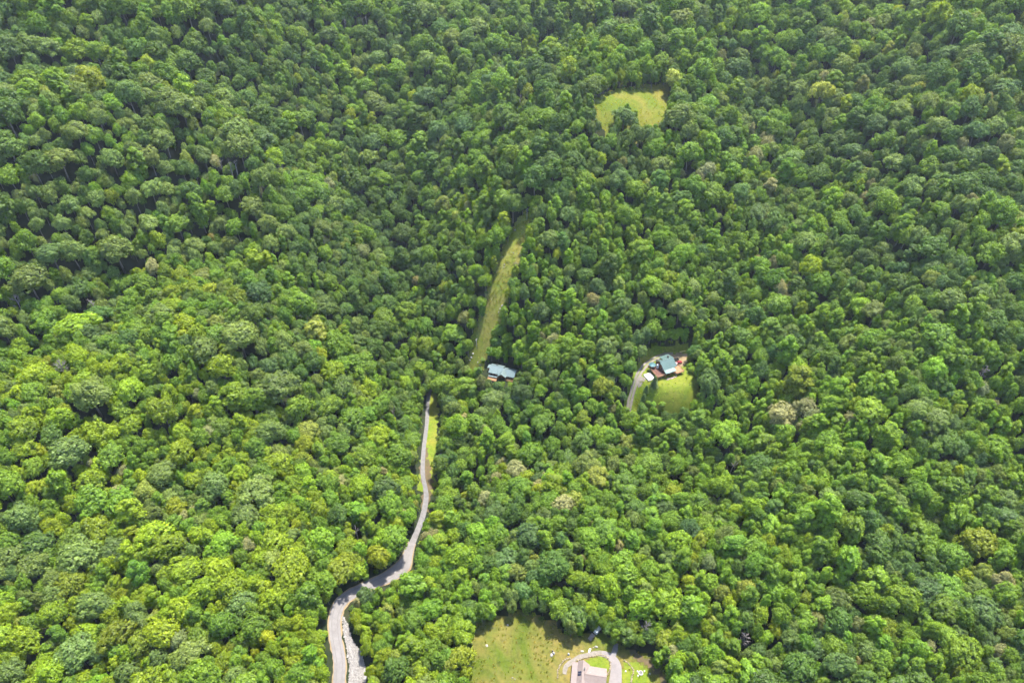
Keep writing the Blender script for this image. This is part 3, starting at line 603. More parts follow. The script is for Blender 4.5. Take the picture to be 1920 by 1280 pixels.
TREES = []   # x, y, z, crown radius, height, kind, form, variant, rotation, (px, py, depth of crown centre)
cellS = 8.0; grid = {}
bush_grid = {}
def fits_bush(x, y, r, k):
    i, j = int(x // cellS), int(y // cellS)
    for a in range(i - 1, i + 2):
        for b in range(j - 1, j + 2):
            for (X, Y, R) in bush_grid.get((a, b), ()):
                if (X - x) ** 2 + (Y - y) ** 2 < (k * (R + r)) ** 2: return False
    bush_grid.setdefault((i, j), []).append((x, y, r)); return True
def fits(x, y, r, k):
    i, j = int(x // cellS), int(y // cellS)
    for a in range(i - 3, i + 4):
        for b in range(j - 3, j + 4):
            for (X, Y, R) in grid.get((a, b), ()):
                if (X - x) ** 2 + (Y - y) ** 2 < (k * (R + r)) ** 2: return False
    return True
def put(x, y, r, h, kind, form, z=None):
    z = float(hz(x, y)) if z is None else z
    grid.setdefault((int(x // cellS), int(y // cellS)), []).append((x, y, r))
    hc = h * (0.68 if form != 'bush' else 0.5)
    px, py, d = project((x, y, z + hc))
    TREES.append([x, y, z, r, h, kind, form, int(random.choice(FIRST[form])), random.uniform(0, 6.283), float(px), float(py), float(d)])

def tree_height(r, form): return {'round': 8 + 1.95 * r, 'broad': 7.5 + 1.7 * r, 'tall': 9 + 2.9 * r, 'irregular': 8 + 1.95 * r, 'bush': 1.25 * r + 0.3, 'conifer': 4.0 * r}[form]

for (px, py, rp, kind, form) in PICK:
    d0 = ground(px, py, 13.0); depth = project(d0)[2][0]; r = 0.80 * rp * depth / FPX; h = tree_height(r, form)
    if r < 3: h = 8 + 1.7 * r
    if kind == 'D' and py > 1130: h *= 0.7
    if (px, py) == (1171, 217): h = 17.0
    c = g1(px, py, h * 0.68); put(c[0], c[1], r, h, kind, form)
DEADT = []
for (px, py, rp, how) in DEAD:
    d0 = ground(px, py, 11.0); r = rp * project(d0)[2][0] / FPX; h = 16.0 if how == 'bare' else 17.0
    c = g1(px, py, h * 0.62); DEADT.append((c[0], c[1], r, h, how)); grid.setdefault((int(c[0] // cellS), int(c[1] // cellS)), []).append((c[0], c[1], 3.0))
# specimen conifers on the lawn
for (px, py, h, kind) in [(1226, 724, 8.5, 'B'), (1211, 735, 6.0, 'D'), (1206, 752, 6.5, 'D')]:
    c = g1(px, py, 0); put(c[0], c[1], h * 0.34, h, kind, 'conifer')

# forest fill, in passes from the large trees to the small ones
HOUSE_XY = [(H1[0], H1[1], 10.5), (H2[0], H2[1], 13.0), (H3[0], H3[1], 18.0)]
def visible_block(x, y, z, r, h, form, small=False):
    """does a tree here stand in a clearing or hide one?"""
    bad = np.zeros(len(x), bool); lo = 0.0 if form == 'bush' else 0.3
    pts = [(0, 0, 0)] + [(sx * 0.85, 0, 0.55) for sx in (-1, 1)] + [(sx * 0.55, 0, 0.85) for sx in (-1, 1)] + [(0, 0, q) for q in (lo + 0.1, 0.6, 0.8, 0.98)] + [(sx * 0.75, 0, lo + 0.08) for sx in (-1, 1)]
    for (a, b, c) in pts:
        px, py, _ = project(np.stack([x + a * r * 1.2, y + b * r, z + c * h], -1))
        for k, poly in enumerate(OPEN): bad |= in_poly(px, py, poly)
    if form != 'bush' and not small:
        for f in (0.6,):
            L = f * h / math.tan(SUN_EL); xs = x - sdir.x / math.cos(SUN_EL) * L; ys = y - sdir.y / math.cos(SUN_EL) * L
            px, py, _ = project(np.stack([xs, ys, hz(xs, ys)], -1))
            for k, poly in enumerate(OPEN): bad |= in_poly(px, py, poly) & (k in (0, 1, 2, 3))
    for (a, b, c) in HOUSE_XY: bad |= np.hypot(x - a, y - b) < c * 0.9
    return bad
PASSES = [(6500, 4.6, 7.4, 0.66, None), (55000, 2.9, 4.6, 0.59, None), (80000, 2.3, 3.5, 0.55, None), (60000, 1.5, 2.2, 0.64, None), (60000, 1.1, 2.3, 0.66, 'bush')]
for pi, (nd, r0, r1, kk, forced) in enumerate(PASSES):
    dpx = RNG.uniform(-260, 2180, nd); y = RNG.uniform(40, 1080, nd)
    x = RNG.uniform(-1, 1, nd) * (90 + 0.9 * np.hypot(y, 200)) ; z = hz(x, y)
    px, py, d = project(np.stack([x, y, z + 12], -1))
    keep = (px > -150) & (px < 2070) & (py > -95) & (py < 1400)
    r = r0 + (r1 - r0) * RNG.uniform(0, 1, nd) ** 1.3
    if pi < 2: r = r * np.interp(py, [0, 450], [1.28, 1.0])
    if forced == 'bush' or pi == 3:      # only where the ground shows: along clearings, banks and the shrubby slope
        near = in_poly(px, py, SHRUBBY)
        for poly in OPEN:
            A = np.array(poly); c = A.mean(0)
            near |= in_poly(px, py, [tuple(c + (p - c) * 1.0 + (p - c) / (np.linalg.norm(p - c) + 1e-6) * (60 if forced else 40)) for p in A])
        keep &= near
    h = np.array([tree_height(q, 'bush' if forced else 'round') for q in r])
    if pi == 2: h = 6.5 + 1.9 * r
    if pi == 3: h = 2.2 * r
    sel = np.nonzero(keep)[0]; bad = visible_block(x[sel], y[sel], z[sel], r[sel], h[sel], 'bush' if forced else 'round', pi >= 2)
    shr = in_poly(*project(np.stack([x[sel], y[sel], z[sel] + (0 if forced else 8)], -1))[:2], SHRUBBY)
    if not forced and pi < 2: bad |= shr
    for i in sel[~bad]:
        if not (fits_bush(x[i], y[i], r[i], 0.8) if forced else fits(x[i], y[i], r[i], kk)): continue
        kind, viv = pick_kind(px[i], py[i], patch_u(x[i], y[i])); form = forced or pick_form(kind, viv, random.random())
        if forced: kind = random.choice('GGVMYKD' if in_poly(px[i], py[i], SHRUBBY) else 'GMVDDMK')
        rr = r[i] * (0.8 if form == 'tall' else 1.0)
        hh = tree_height(rr, form) * random.uniform(0.82, 1.16)
        if pi in (2, 3): hh = min(hh, h[i] * 1.1)
        put(x[i], y[i], rr, hh, kind, form, z[i])
print('TREES', len(TREES), 'bushes', sum(t[6] == 'bush' for t in TREES), flush=True)

def tint_of(t):
    b = PAL[t[5]]; q = random.gauss(1.0, 0.11); w = random.gauss(0, 0.06)
    return [max(0.01, b[0] * q * (1 + w)), max(0.01, b[1] * q), max(0.006, b[2] * q * (1 - w))]
for t in TREES: t.append(tint_of(t))

# the ones that show largest are trees of their own; the rest is the forest mass
def shows(t):
    x, y = t[9], t[10]
    if not (8 < x < 1912 and 6 < y < 1274): return 0.0
    return t[3] * (0.6 * t[4] * 0.6 + 0.4 * t[3]) / t[11] ** 2
isbush = np.array([t[6] == 'bush' for t in TREES]); score = np.array([shows(t) for t in TREES])
npick = len(PICK) + 3
order = [i for i in np.argsort(-score) if not isbush[i] and score[i] > 0]
single = set(i for i in range(npick) if score[i] > 0)
for i in order:
    if len(single) >= 296: break
    single.add(i)
bush_order = [i for i in np.argsort(-score) if isbush[i] and score[i] > 0]
single_b = set(bush_order[:240])

used_labels = set()
ONES = 'zero one two three four five six seven eight nine ten eleven twelve thirteen fourteen fifteen sixteen seventeen eighteen nineteen'.split()
TENS = 'zero ten twenty thirty forty fifty sixty seventy eighty ninety'.split()
def words(n): return ONES[n] if n < 20 else TENS[n // 10] + ('-' + ONES[n % 10] if n % 10 else '') if n < 100 else 'ninety-nine'
def where(px, py):
    return '%s percent across from left edge, %s percent down' % (words(round(px / 19.2)), words(round(py / 12.8)))
def make_tree(i, name, group, cat):
    t = TREES[i]; x, y, z, r, h, kind, form, var, rot, px, py, dp, tint = t
    e = empty(name, (x, y, z), rot); R0, H0 = REF[form]; e.scale = (r / R0 * 1.18, r / R0 * (0.98 + 0.14 * math.sin(rot * 7)), h / H0)
    c = bpy.data.objects.new('crown' if name != 'shrub' else 'foliage', CROWNS[var]); COL.objects.link(c); c.parent = e; c['tint'] = tint
    k = bpy.data.objects.new('trunk' if name != 'shrub' else 'stem', TRUNKS[var]); COL.objects.link(k); k.parent = e
    lab = '%s %s %s %s' % (COLWORD[kind], FORMWORD[form], cat, where(px, py))
    for extra in ('lower one', 'upper one', 'one behind', 'one between'):
        if lab in used_labels: lab = '%s %s %s %s, %s' % (COLWORD[kind], FORMWORD[form], cat, where(px, py), extra)
    used_labels.add(lab); tag(e, lab, cat, group)
for i in sorted(single): make_tree(i, {'conifer': 'conifer_tree'}.get(TREES[i][6], 'broadleaf_tree'), 'trees of the valley forest', 'tree')
for i in sorted(single_b): make_tree(i, 'shrub', 'shrubs along the clearings and banks', 'shrub')

def instance_mass(name, idx, label, cat, coll, kind='stuff'):
    n = len(idx); me = bpy.data.meshes.new(name); T = [TREES[i] for i in idx]
    me.from_pydata([(t[0], t[1], t[2]) for t in T], [], [])
    def att(nm, ty, data, key):
        a = me.attributes.new(nm, ty, 'POINT'); a.data.foreach_set(key, np.asarray(data).ravel())
    att('variant', 'INT', np.array([t[7] for t in T], np.int32), 'value')
    att('turn', 'FLOAT_VECTOR', np.array([(0, 0, t[8]) for t in T], np.float32), 'vector')
    att('size', 'FLOAT_VECTOR', np.array([(t[3] / REF[t[6]][0] * 1.18, t[3] / REF[t[6]][0] * (0.98 + 0.14 * math.sin(t[8] * 7)), t[4] / REF[t[6]][1]) for t in T], np.float32), 'vector')
    att('tint', 'FLOAT_COLOR', np.array([(*t[12], 1.0) for t in T], np.float32), 'color')
    o = bpy.data.objects.new(name, me); COL.objects.link(o); tag(o, label, cat, kind=kind)
    ng = scatter_group(coll); md = o.modifiers.new('scatter', 'NODES'); md.node_group = ng; return o
def scatter_group(coll):
    ng = bpy.data.node_groups.new('scatter_' + coll.name, 'GeometryNodeTree')
    ng.interface.new_socket('Geometry', in_out='INPUT', socket_type='NodeSocketGeometry'); ng.interface.new_socket('Geometry', in_out='OUTPUT', socket_type='NodeSocketGeometry')
    nd = ng.nodes; lk = ng.links; gi = nd.new('NodeGroupInput'); go_ = nd.new('NodeGroupOutput')
    mp = nd.new('GeometryNodeMeshToPoints'); ip = nd.new('GeometryNodeInstanceOnPoints'); ci = nd.new('GeometryNodeCollectionInfo')
    ci.inputs['Collection'].default_value = coll; ci.inputs['Separate Children'].default_value = True; ci.inputs['Reset Children'].default_value = True
    def na(nm, ty):
        q = nd.new('GeometryNodeInputNamedAttribute'); q.data_type = ty; q.inputs['Name'].default_value = nm; return q.outputs['Attribute']
    e2r = nd.new('FunctionNodeEulerToRotation'); lk.new(na('turn', 'FLOAT_VECTOR'), e2r.inputs[0])
    lk.new(gi.outputs[0], mp.inputs['Mesh']); lk.new(mp.outputs[0], ip.inputs['Points']); lk.new(ci.outputs[0], ip.inputs['Instance'])
    ip.inputs['Pick Instance'].default_value = True; lk.new(na('variant', 'INT'), ip.inputs['Instance Index']); lk.new(e2r.outputs[0], ip.inputs['Rotation']); lk.new(na('size', 'FLOAT_VECTOR'), ip.inputs['Scale'])
    lk.new(ip.outputs[0], go_.inputs[0]); return ng
rest = [i for i in range(len(TREES)) if i not in single and not isbush[i]]
instance_mass('forest', rest, 'dense mixed green forest covering the slopes of the valley', 'forest', forest_col)
rest_b = [i for i in range(len(TREES)) if i not in single_b and isbush[i]]
if rest_b: instance_mass('undergrowth', rest_b, 'low green undergrowth around clearings and banks', 'undergrowth', forest_col)

# ------------------------------------------------------------------ dead trees
def dead_tree(i, x, y, r, h, how):
    rg = np.random.default_rng(900 + i); z = float(hz(x, y)); e = empty('dead_tree', (x, y, z), rg.uniform(0, 6.28))
    lean = rg.normal(0, 0.6, 2); tr = MB(); rad0 = 0.42 if how == 'pole' else 0.38
    spine = [Vector((lean[0] * t * t, lean[1] * t * t, h * t - 1.0 * (t == 0))) for t in (0, 0.25, 0.5, 0.75, 1.0)]
    tr.tube(spine, [rad0, rad0 * 0.85, rad0 * 0.66, rad0 * 0.42, 0.06], 7); tr.build('trunk', DEADWOOD, e, True)
    nb = 16 if how == 'bare' else 5
    for k in range(nb):
        t = rg.uniform(0.42, 0.95) if how == 'bare' else rg.uniform(0.55, 0.95); p = Vector((lean[0] * t * t, lean[1] * t * t, h * t)); ph = k * 2.4 + rg.normal(0, 0.3)
        ln = (r * rg.uniform(0.6, 1.1) * (1.2 - 0.5 * t)) if how == 'bare' else rg.uniform(1.2, 2.6); up = rg.uniform(0.5, 1.1)
        b = MB(); d = Vector((math.cos(ph), math.sin(ph), up)).normalized(); q1 = p + d * ln * 0.5; q2 = p + d * ln + Vector((0, 0, 0.25 * ln))
        b.tube([p, q1, q2], [0.17, 0.11, 0.05], 5)
        for m in range(4 if how == 'bare' else 1):
            s = p.lerp(q2, rg.uniform(0.4, 0.9)); dd = (d + Vector(rg.normal(0, 0.6, 3))).normalized(); b.tube([s, s + dd * ln * 0.28, s + dd * ln * 0.5 + Vector((0, 0, 0.2))], [0.09, 0.065, 0.035], 4)
        b.build('branch', DEADWOOD, e, True)
    px, py, _ = project((x, y, z + h * 0.62))
    lab = 'bare grey dead tree %s' % where(px, py)
    if lab in used_labels: lab = lab.replace('bare grey', 'second bare grey')
    used_labels.add(lab)
    tag(e, lab, 'dead tree', 'dead trees standing in the forest')
for i, d in enumerate(DEADT): dead_tree(i, *d)

# ------------------------------------------------------------------ small builders for the houses
def gable_window(parent, x, y, z, w, h, axis_, out):
    """window with frame and pane on a wall facing +-x or +-y"""
    f = MB(); p = MB(); t = 0.06 * out
    if axis_ == 'y': f.box((x - w / 2 - 0.08, min(y, y + t), z - 0.08), (x + w / 2 + 0.08, max(y, y + t), z + h + 0.08)); p.box((x - w / 2, min(y + t, y + t * 1.5), z), (x + w / 2, max(y + t, y + t * 1.5), z + h))
    else: f.box((min(x, x + t), y - w / 2 - 0.08, z - 0.08), (max(x, x + t), y + w / 2 + 0.08, z + h + 0.08)); p.box((min(x + t, x + t * 1.5), y - w / 2, z), (max(x + t, x + t * 1.5), y + w / 2, z + h))
    w_ = f.build('window', TRIMW, parent); p.build('pane', GLASSD, w_)
def railing(parent, pts, z, mat, h=1.0):
    m = MB(); b = MB()
    for (x0, y0), (x1, y1) in zip(pts[:-1], pts[1:]):
        L = math.hypot(x1 - x0, y1 - y0); n = max(1, round(L / 1.8)); ux, uy = (x1 - x0) / L, (y1 - y0) / L
        for zz, w in ((z + h, 0.09), (z + 0.15, 0.05)): m.tube([(x0, y0, zz), (x1, y1, zz)], [w, w], 4)
        for k in range(n + 1): m.box((x0 + ux * L * k / n - 0.06, y0 + uy * L * k / n - 0.06, z), (x0 + ux * L * k / n + 0.06, y0 + uy * L * k / n + 0.06, z + h + 0.1))
        for k in range(int(L / 0.3)): q = (k + 0.5) * 0.3; b.tube([(x0 + ux * q, y0 + uy * q, z + 0.15), (x0 + ux * q, y0 + uy * q, z + h)], [0.02, 0.02], 4, False)
    r = m.build('railing', mat, parent); b.build('balusters', mat, r); return r
def deck(parent, x0, x1, y0, y1, z, mat, name='deck'):
    d = MB()
    n = int((y1 - y0) / 0.42)
    for k in range(n): q = y0 + (y1 - y0) * k / n; d.box((x0, q, z - 0.05), (x1, q + (y1 - y0) / n - 0.02, z))
    o = d.build(name, mat, parent); j = MB(); j.box((x0 + 0.05, y0 + 0.05, z - 0.32), (x1 - 0.05, y1 - 0.05, z - 0.06)); j.build('joist', TIMBER, o)
    for px_ in (x0 + 0.2, (x0 + x1) / 2, x1 - 0.2):
        for py_ in (y0 + 0.2, y1 - 0.2):
            q = MB(); q.box((px_ - 0.1, py_ - 0.1, -1.5), (px_ + 0.1, py_ + 0.1, z - 0.33)); q.build('post', TIMBER, parent)
    return o
def gable_x(parent, x0, x1, yr, zr, yf, zf, yb, zb, mat, th=0.16, name='roof'):
    """gable roof with ridge along x at (yr, zr), front eave (yf, zf), back eave (yb, zb)"""
    m = MB(); m.slab([(x0, yf, zf), (x1, yf, zf), (x1, yr - 0.01, zr), (x0, yr - 0.01, zr)], th)
    o = m.build(name, mat, parent)
    b = MB(); b.slab([(x0, yr + 0.01, zr), (x1, yr + 0.01, zr), (x1, yb, zb), (x0, yb, zb)], th); b.build('back_slope', mat, o)
    c = MB(); c.box((x0 - 0.03, yr - 0.16, zr + 0.003), (x1 + 0.03, yr + 0.16, zr + 0.055)); c.build('ridge_cap', mat, o)
    n = int((x1 - x0) / 0.45); s = MB()
    for k in range(1, n):
        x = x0 + (x1 - x0) * k / n
        s.slab([(x - 0.025, yf, zf + 0.045), (x + 0.025, yf, zf + 0.045), (x + 0.025, yr - 0.2, zr + (zf - zr) * 0.2 / abs(yr - yf) + 0.045), (x - 0.025, yr - 0.2, zr + (zf - zr) * 0.2 / abs(yr - yf) + 0.045)], 0.05)
    if mat in (ROOF_BLUE, ROOF_GREEN): s.build('seams', mat, o)
    return o

# ------------------------------------------------------------------ cabin with the blue-green roof beside the cleared strip
def cabin():
    e = empty('cabin', tuple(H1), math.radians(-17)); tag(e, 'log cabin with pale blue-green metal roof below the cleared strip', 'cabin')
    w = MB(); w.prism_y([(0, 0)], 0, 0) if False else None
    w.box((-7.2, -3.4, -1.6), (0.9, 3.6, 3.9)); w.build('wall', LOG, e)
    for xx in (-7.2, 0.75):
        g = MB(); g.v = [(xx, -3.4, 3.9), (xx, 3.6, 3.9), (xx, 0.4, 6.15), (xx + 0.15, -3.4, 3.9), (xx + 0.15, 3.6, 3.9), (xx + 0.15, 0.4, 6.15)]; g.f = [(0, 1, 2), (5, 4, 3), (0, 3, 4, 1), (1, 4, 5, 2), (2, 5, 3, 0)]; g.build('gable', LOG, e)
    w2 = MB(); w2.box((0.95, -3.2, -1.6), (8.9, 3.2, 3.4)); w2.build('wing_wall', LOG, e)
    g = MB(); g.v = [(8.75, -3.2, 3.4), (8.75, 3.2, 3.4), (8.75, 0.0, 5.3), (8.9, -3.2, 3.4), (8.9, 3.2, 3.4), (8.9, 0.0, 5.3)]; g.f = [(0, 1, 2), (5, 4, 3), (0, 3, 4, 1), (1, 4, 5, 2), (2, 5, 3, 0)]; g.build('gable', LOG, e)
    gable_x(e, -7.8, 1.3, 0.4, 6.4, -4.4, 3.75, 4.2, 4.2, ROOF_BLUE)
    gable_x(e, 1.32, 9.6, 0.0, 5.6, -4.0, 3.2, 3.8, 3.5, ROOF_BLUE, name='wing_roof')
    # projecting front gable
    m = MB(); m.slab([(-1.3, -6.0, 3.55), (1.6, -6.0, 5.7), (1.6, 0.2, 5.7), (-1.3, 0.2, 3.55)][::-1], 0.15); r = m.build('porch_roof', ROOF_BLUE, e)
    m = MB(); m.slab([(1.62, -6.0, 5.7), (4.5, -6.0, 3.55), (4.5, 0.2, 3.55), (1.62, 0.2, 5.7)][::-1], 0.15); m.build('right_slope', ROOF_BLUE, r)
    m = MB(); m.box((1.45, -6.02, 5.705), (1.78, 0.0, 5.76)); m.build('ridge_cap', ROOF_BLUE, r)
    g = MB(); g.v = [(-0.9, -5.6, 3.5), (4.1, -5.6, 3.5), (1.6, -5.6, 5.4), (-0.9, -5.45, 3.5), (4.1, -5.45, 3.5), (1.6, -5.45, 5.4)]; g.f = [(0, 1, 2), (5, 4, 3), (0, 3, 4, 1), (1, 4, 5, 2), (2, 5, 3, 0)]; g.build('gable', LOG, e)
    for x in (-0.7, 3.9):
        p = MB(); p.box((x - 0.12, -5.6, -1.5), (x + 0.12, -5.35, 3.6)); p.build('post', TIMBER, e)
    # lean-to on the uphill end
    m = MB(); m.slab([(-10.2, 0.2, 3.2), (-7.9, 0.2, 3.75), (-7.9, 3.6, 3.75), (-10.2, 3.6, 3.2)], 0.14); m.build('lean_to_roof', ROOF_BLUE, e)
    m = MB(); m.box((-9.9, 0.5, -1.6), (-7.25, 3.4, 3.0)); m.build('lean_to_wall', LOG, e)
    m = MB(); m.slab([(-7.6, -5.6, 1.75), (-1.6, -5.6, 1.75), (-1.6, -4.7, 2.05), (-7.6, -4.7, 2.05)], 0.12); m.build('awning', ROOF_BLUE, e)
    deck(e, -7.4, -1.5, -8.0, -3.45, 0.7, DECKTAN); railing(e, [(-7.4, -3.6), (-7.4, -8.0), (-1.5, -8.0)], 0.7, TIMBER, 0.9)
    deck(e, 4.6, 9.0, -5.4, -3.25, 0.7, DECKTAN, 'side_deck'); railing(e, [(4.6, -5.4), (9.0, -5.4), (9.0, -3.3)], 0.7, TIMBER, 0.9)
    for x, ww in ((-6.0, 1.4), (-3.8, 1.4), (-1.9, 1.2)): gable_window(e, x, -3.4, 1.4, ww, 1.7, 'y', -1)
    for x in (5.6, 7.6): gable_window(e, x, -3.2, 1.3, 1.3, 1.4, 'y', -1)
    gable_window(e, -7.2, -1.2, 1.3, 1.2, 1.5, 'x', -1); gable_window(e, 8.9, 0.0, 1.2, 1.2, 1.4, 'x', 1)
    d = MB(); d.box((-0.2, -3.5, 0.72), (0.75, -3.42, 2.8)); dd = d.build('door', DECKRED, e); k = MB(); k.box((0.6, -3.56, 1.7), (0.66, -3.5, 1.8)); k.build('handle', DARKMETAL, dd)
    c = MB(); c.box((-4.0, 0.9, 5.4), (-3.2, 1.6, 7.1)); ch = c.build('chimney', STONEW, e); c = MB(); c.box((-4.08, 0.82, 7.103), (-3.12, 1.68, 7.22)); c.build('cap', DARKMETAL, ch)
cabin()

# ------------------------------------------------------------------ log house with the green roof, decks, patio
def log_house():
    e = empty('log_house', tuple(H2), math.radians(24)); tag(e, 'log house with green metal roof and red deck in the lawn clearing', 'house')
    b = MB(); b.box((-4.3, -4.0, -2.2), (4.3, 5.0, 2.4)); b.build('foundation', STONEW, e)
    w = MB(); w.box((-4.28, -3.98, 2.4), (4.28, 4.98, 5.5)); w.build('wall', LOG, e)
    for xx, nm in ((-4.28, 'gable'), (4.13, 'gable')):
        g = MB(); g.v = [(xx, -3.98, 5.5), (xx, 4.98, 5.5), (xx, 4.98, 6.3), (xx, 0.6, 8.1), (xx + 0.15, -3.98, 5.5), (xx + 0.15, 4.98, 5.5), (xx + 0.15, 4.98, 6.3), (xx + 0.15, 0.6, 8.1)]
        g.f = [(0, 1, 2, 3), (7, 6, 5, 4), (0, 4, 5, 1), (1, 5, 6, 2), (2, 6, 7, 3), (3, 7, 4, 0)]; g.build(nm, LOG, e)
    m = MB(); m.slab([(-4.9, -4.7, 5.35), (4.9, -4.7, 5.35), (4.9, 0.6, 8.35), (-4.9, 0.6, 8.35)], 0.16); r = m.build('roof', ROOF_GREEN, e)
    m = MB(); m.slab([(-2.0, 0.62, 8.34), (4.9, 0.62, 8.34), (4.9, 5.7, 6.9), (-2.0, 5.7, 6.9)], 0.16); m.build('back_slope', ROOF_GREEN, r)
    m = MB(); m.slab([(-4.9, 0.62, 8.3), (-2.02, 0.62, 8.3), (-2.02, 5.5, 5.2), (-4.9, 5.5, 5.2)], 0.16); m.build('lower_back_slope', ROOF_GREEN, r)
    m = MB(); m.box((-4.93, 0.44, 8.353), (4.93, 0.78, 8.42)); m.build('ridge_cap', ROOF_GREEN, r)
    m = MB()
    for k in range(1, 22):
        x = -4.9 + 9.8 * k / 22; m.slab([(x - 0.02, -4.7, 5.39), (x + 0.02, -4.7, 5.39), (x + 0.02, 0.4, 8.28), (x - 0.02, 0.4, 8.28)], 0.045)
    m.build('seams', ROOF_GREEN, r)
    m = MB(); m.slab([(-4.9, -7.4, 4.45), (2.7, -7.4, 4.45), (2.7, -4.72, 5.2), (-4.9, -4.72, 5.2)], 0.14); m.build('porch_roof', ROOF_GREEN, e)
    for x in (-4.6, -1.1, 2.4):
        p = MB(); p.box((x - 0.12, -7.1, -2.0), (x + 0.12, -6.86, 4.4)); p.build('post', TIMBER, e)
    # left deck with corner pavilion roof
    deck(e, -10.2, -4.35, -6.6, 4.6, 2.7, DECKRED); railing(e, [(-4.9, -6.6), (-10.2, -6.6), (-10.2, 4.6), (-6.5, 4.6)], 2.7, TIMBER)
    pts = [(-10.4, 1.8), (-9.2, 0.9), (-7.2, 0.9), (-6.2, 1.8), (-6.2, 4.0), (-7.2, 5.0), (-9.2, 5.0), (-10.4, 4.0)]; pv = None
    m = MB()
    for k in range(8):
        a, c = pts[k], pts[(k + 1) % 8]; m.face([(a[0], a[1], 5.0), (c[0], c[1], 5.0), (-8.3, 2.95, 6.1)])
    m.face([(p[0], p[1], 5.0) for p in reversed(pts)]); m.build('pavilion_roof', ROOF_TEAL, e)
    for p_ in ((-9.9, 1.9), (-6.7, 1.9), (-9.9, 4.0), (-6.7, 4.0)):
        p = MB(); p.box((p_[0] - 0.09, p_[1] - 0.09, 2.72), (p_[0] + 0.09, p_[1] + 0.09, 4.98)); p.build('post', TIMBER, e)
    m = MB(); m.box((-6.0, 0.6, 2.72), (-4.9, 1.7, 5.4)); m.build('stair_box', WHITEP, e)
    deck(e, -4.3, 2.6, -6.8, -4.02, 2.55, DECKRED, 'porch_deck')
    deck(e, 2.75, 8.3, -8.2, -1.8, 2.5, DECKTAN, 'side_deck'); railing(e, [(2.75, -8.2), (8.3, -8.2), (8.3, -1.8), (5.0, -1.8)], 2.5, TIMBER)
    for x in (-2.8, 0.0, 2.8): gable_window(e, x, -4.0, 3.1, 1.4, 1.6, 'y', -1)
    for x in (-2.8, 1.2): gable_window(e, x, -4.0, -0.3, 1.3, 1.4, 'y', -1)
    for y in (-2.0, 2.2): gable_window(e, -4.28, y, 3.1, 1.3, 1.6, 'x', -1)
    gable_window(e, -4.28, 0.4, 5.9, 1.1, 1.1, 'x', -1); gable_window(e, 4.28, 0.6, 5.8, 1.2, 1.1, 'x', 1); gable_window(e, 4.28, 2.6, 3.1, 1.3, 1.4, 'x', 1)
    d = MB(); d.box((4.285, -3.2, 2.52), (4.34, -2.2, 4.6)); dd = d.build('door', DECKRED, e); k = MB(); k.box((4.345, -3.1, 3.4), (4.39, -3.0, 3.55)); k.build('handle', DARKMETAL, dd)
    c = MB(); c.box((1.6, 1.6, 7.2), (2.4, 2.4, 9.2)); ch = c.build('chimney', STONEW, e); c = MB(); c.box((1.52, 1.52, 9.203), (2.48, 2.48, 9.32)); c.build('cap', DARKMETAL, ch)
    # patio slab and paving in front
    p = empty('patio', tuple(H2), math.radians(24)); tag(p, 'white concrete patio slab left of the red deck', 'patio')
    m = MB(); m.slab([(-15.4, -5.0, 0.75), (-10.4, -5.0, 0.75), (-10.4, 0.9, 0.75), (-15.4, 0.9, 0.75)], 1.6); m.build('slab', WHITECON, p)
    m = MB(); m.box((-15.5, 0.95, -1.0), (-10.4, 1.25, 0.9)); m.build('retaining_wall', STONEW, p)
    rg = np.random.default_rng(5); cc, ss = math.cos(math.radians(24)), math.sin(math.radians(24))
    for k in range(9):
        lx, ly = -4.2 + k * 0.85, -8.6 + rg.normal(0, 0.25); X = H2[0] + lx * cc - ly * ss; Y = H2[1] + lx * ss + ly * cc
        boulder((X, Y, float(hz(X, Y))), (rg.uniform(0.4, 0.7), rg.uniform(0.3, 0.5), rg.uniform(0.3, 0.55)), PINKISH, k + 50, 'pale pinkish stone, %s from the left in the row below the porch' % ORD[k], 'stones below the log house porch')

ORD = 'first second third fourth fifth sixth seventh eighth ninth tenth eleventh twelfth thirteenth'.split()
def boulder(loc, size, mat, seed, label, group=None, rot=None):
    bm = bmesh.new(); bmesh.ops.create_icosphere(bm, subdivisions=2, radius=1.0); rg = np.random.default_rng(seed)
    k = rg.normal(0, 1, (5, 3))
    for v in bm.verts:
        n = sum(math.sin(2.2 * v.co.dot(Vector(q)) + i) for i, q in enumerate(k)) * 0.07; v.co = Vector((v.co.x * size[0], v.co.y * size[1], v.co.z * size[2])) * (1 + n)
    me = bpy.data.meshes.new('boulder'); bm.to_mesh(me); bm.free(); me.materials.append(mat)
    o = bpy.data.objects.new('boulder', me); COL.objects.link(o); o.location = (loc[0], loc[1], loc[2] + 0.3 + size[2] * 0.35); o.rotation_euler = (0, 0, rg.uniform(0, 3) if rot is None else rot)
    tag(o, label, 'boulder', group); return o
log_house()

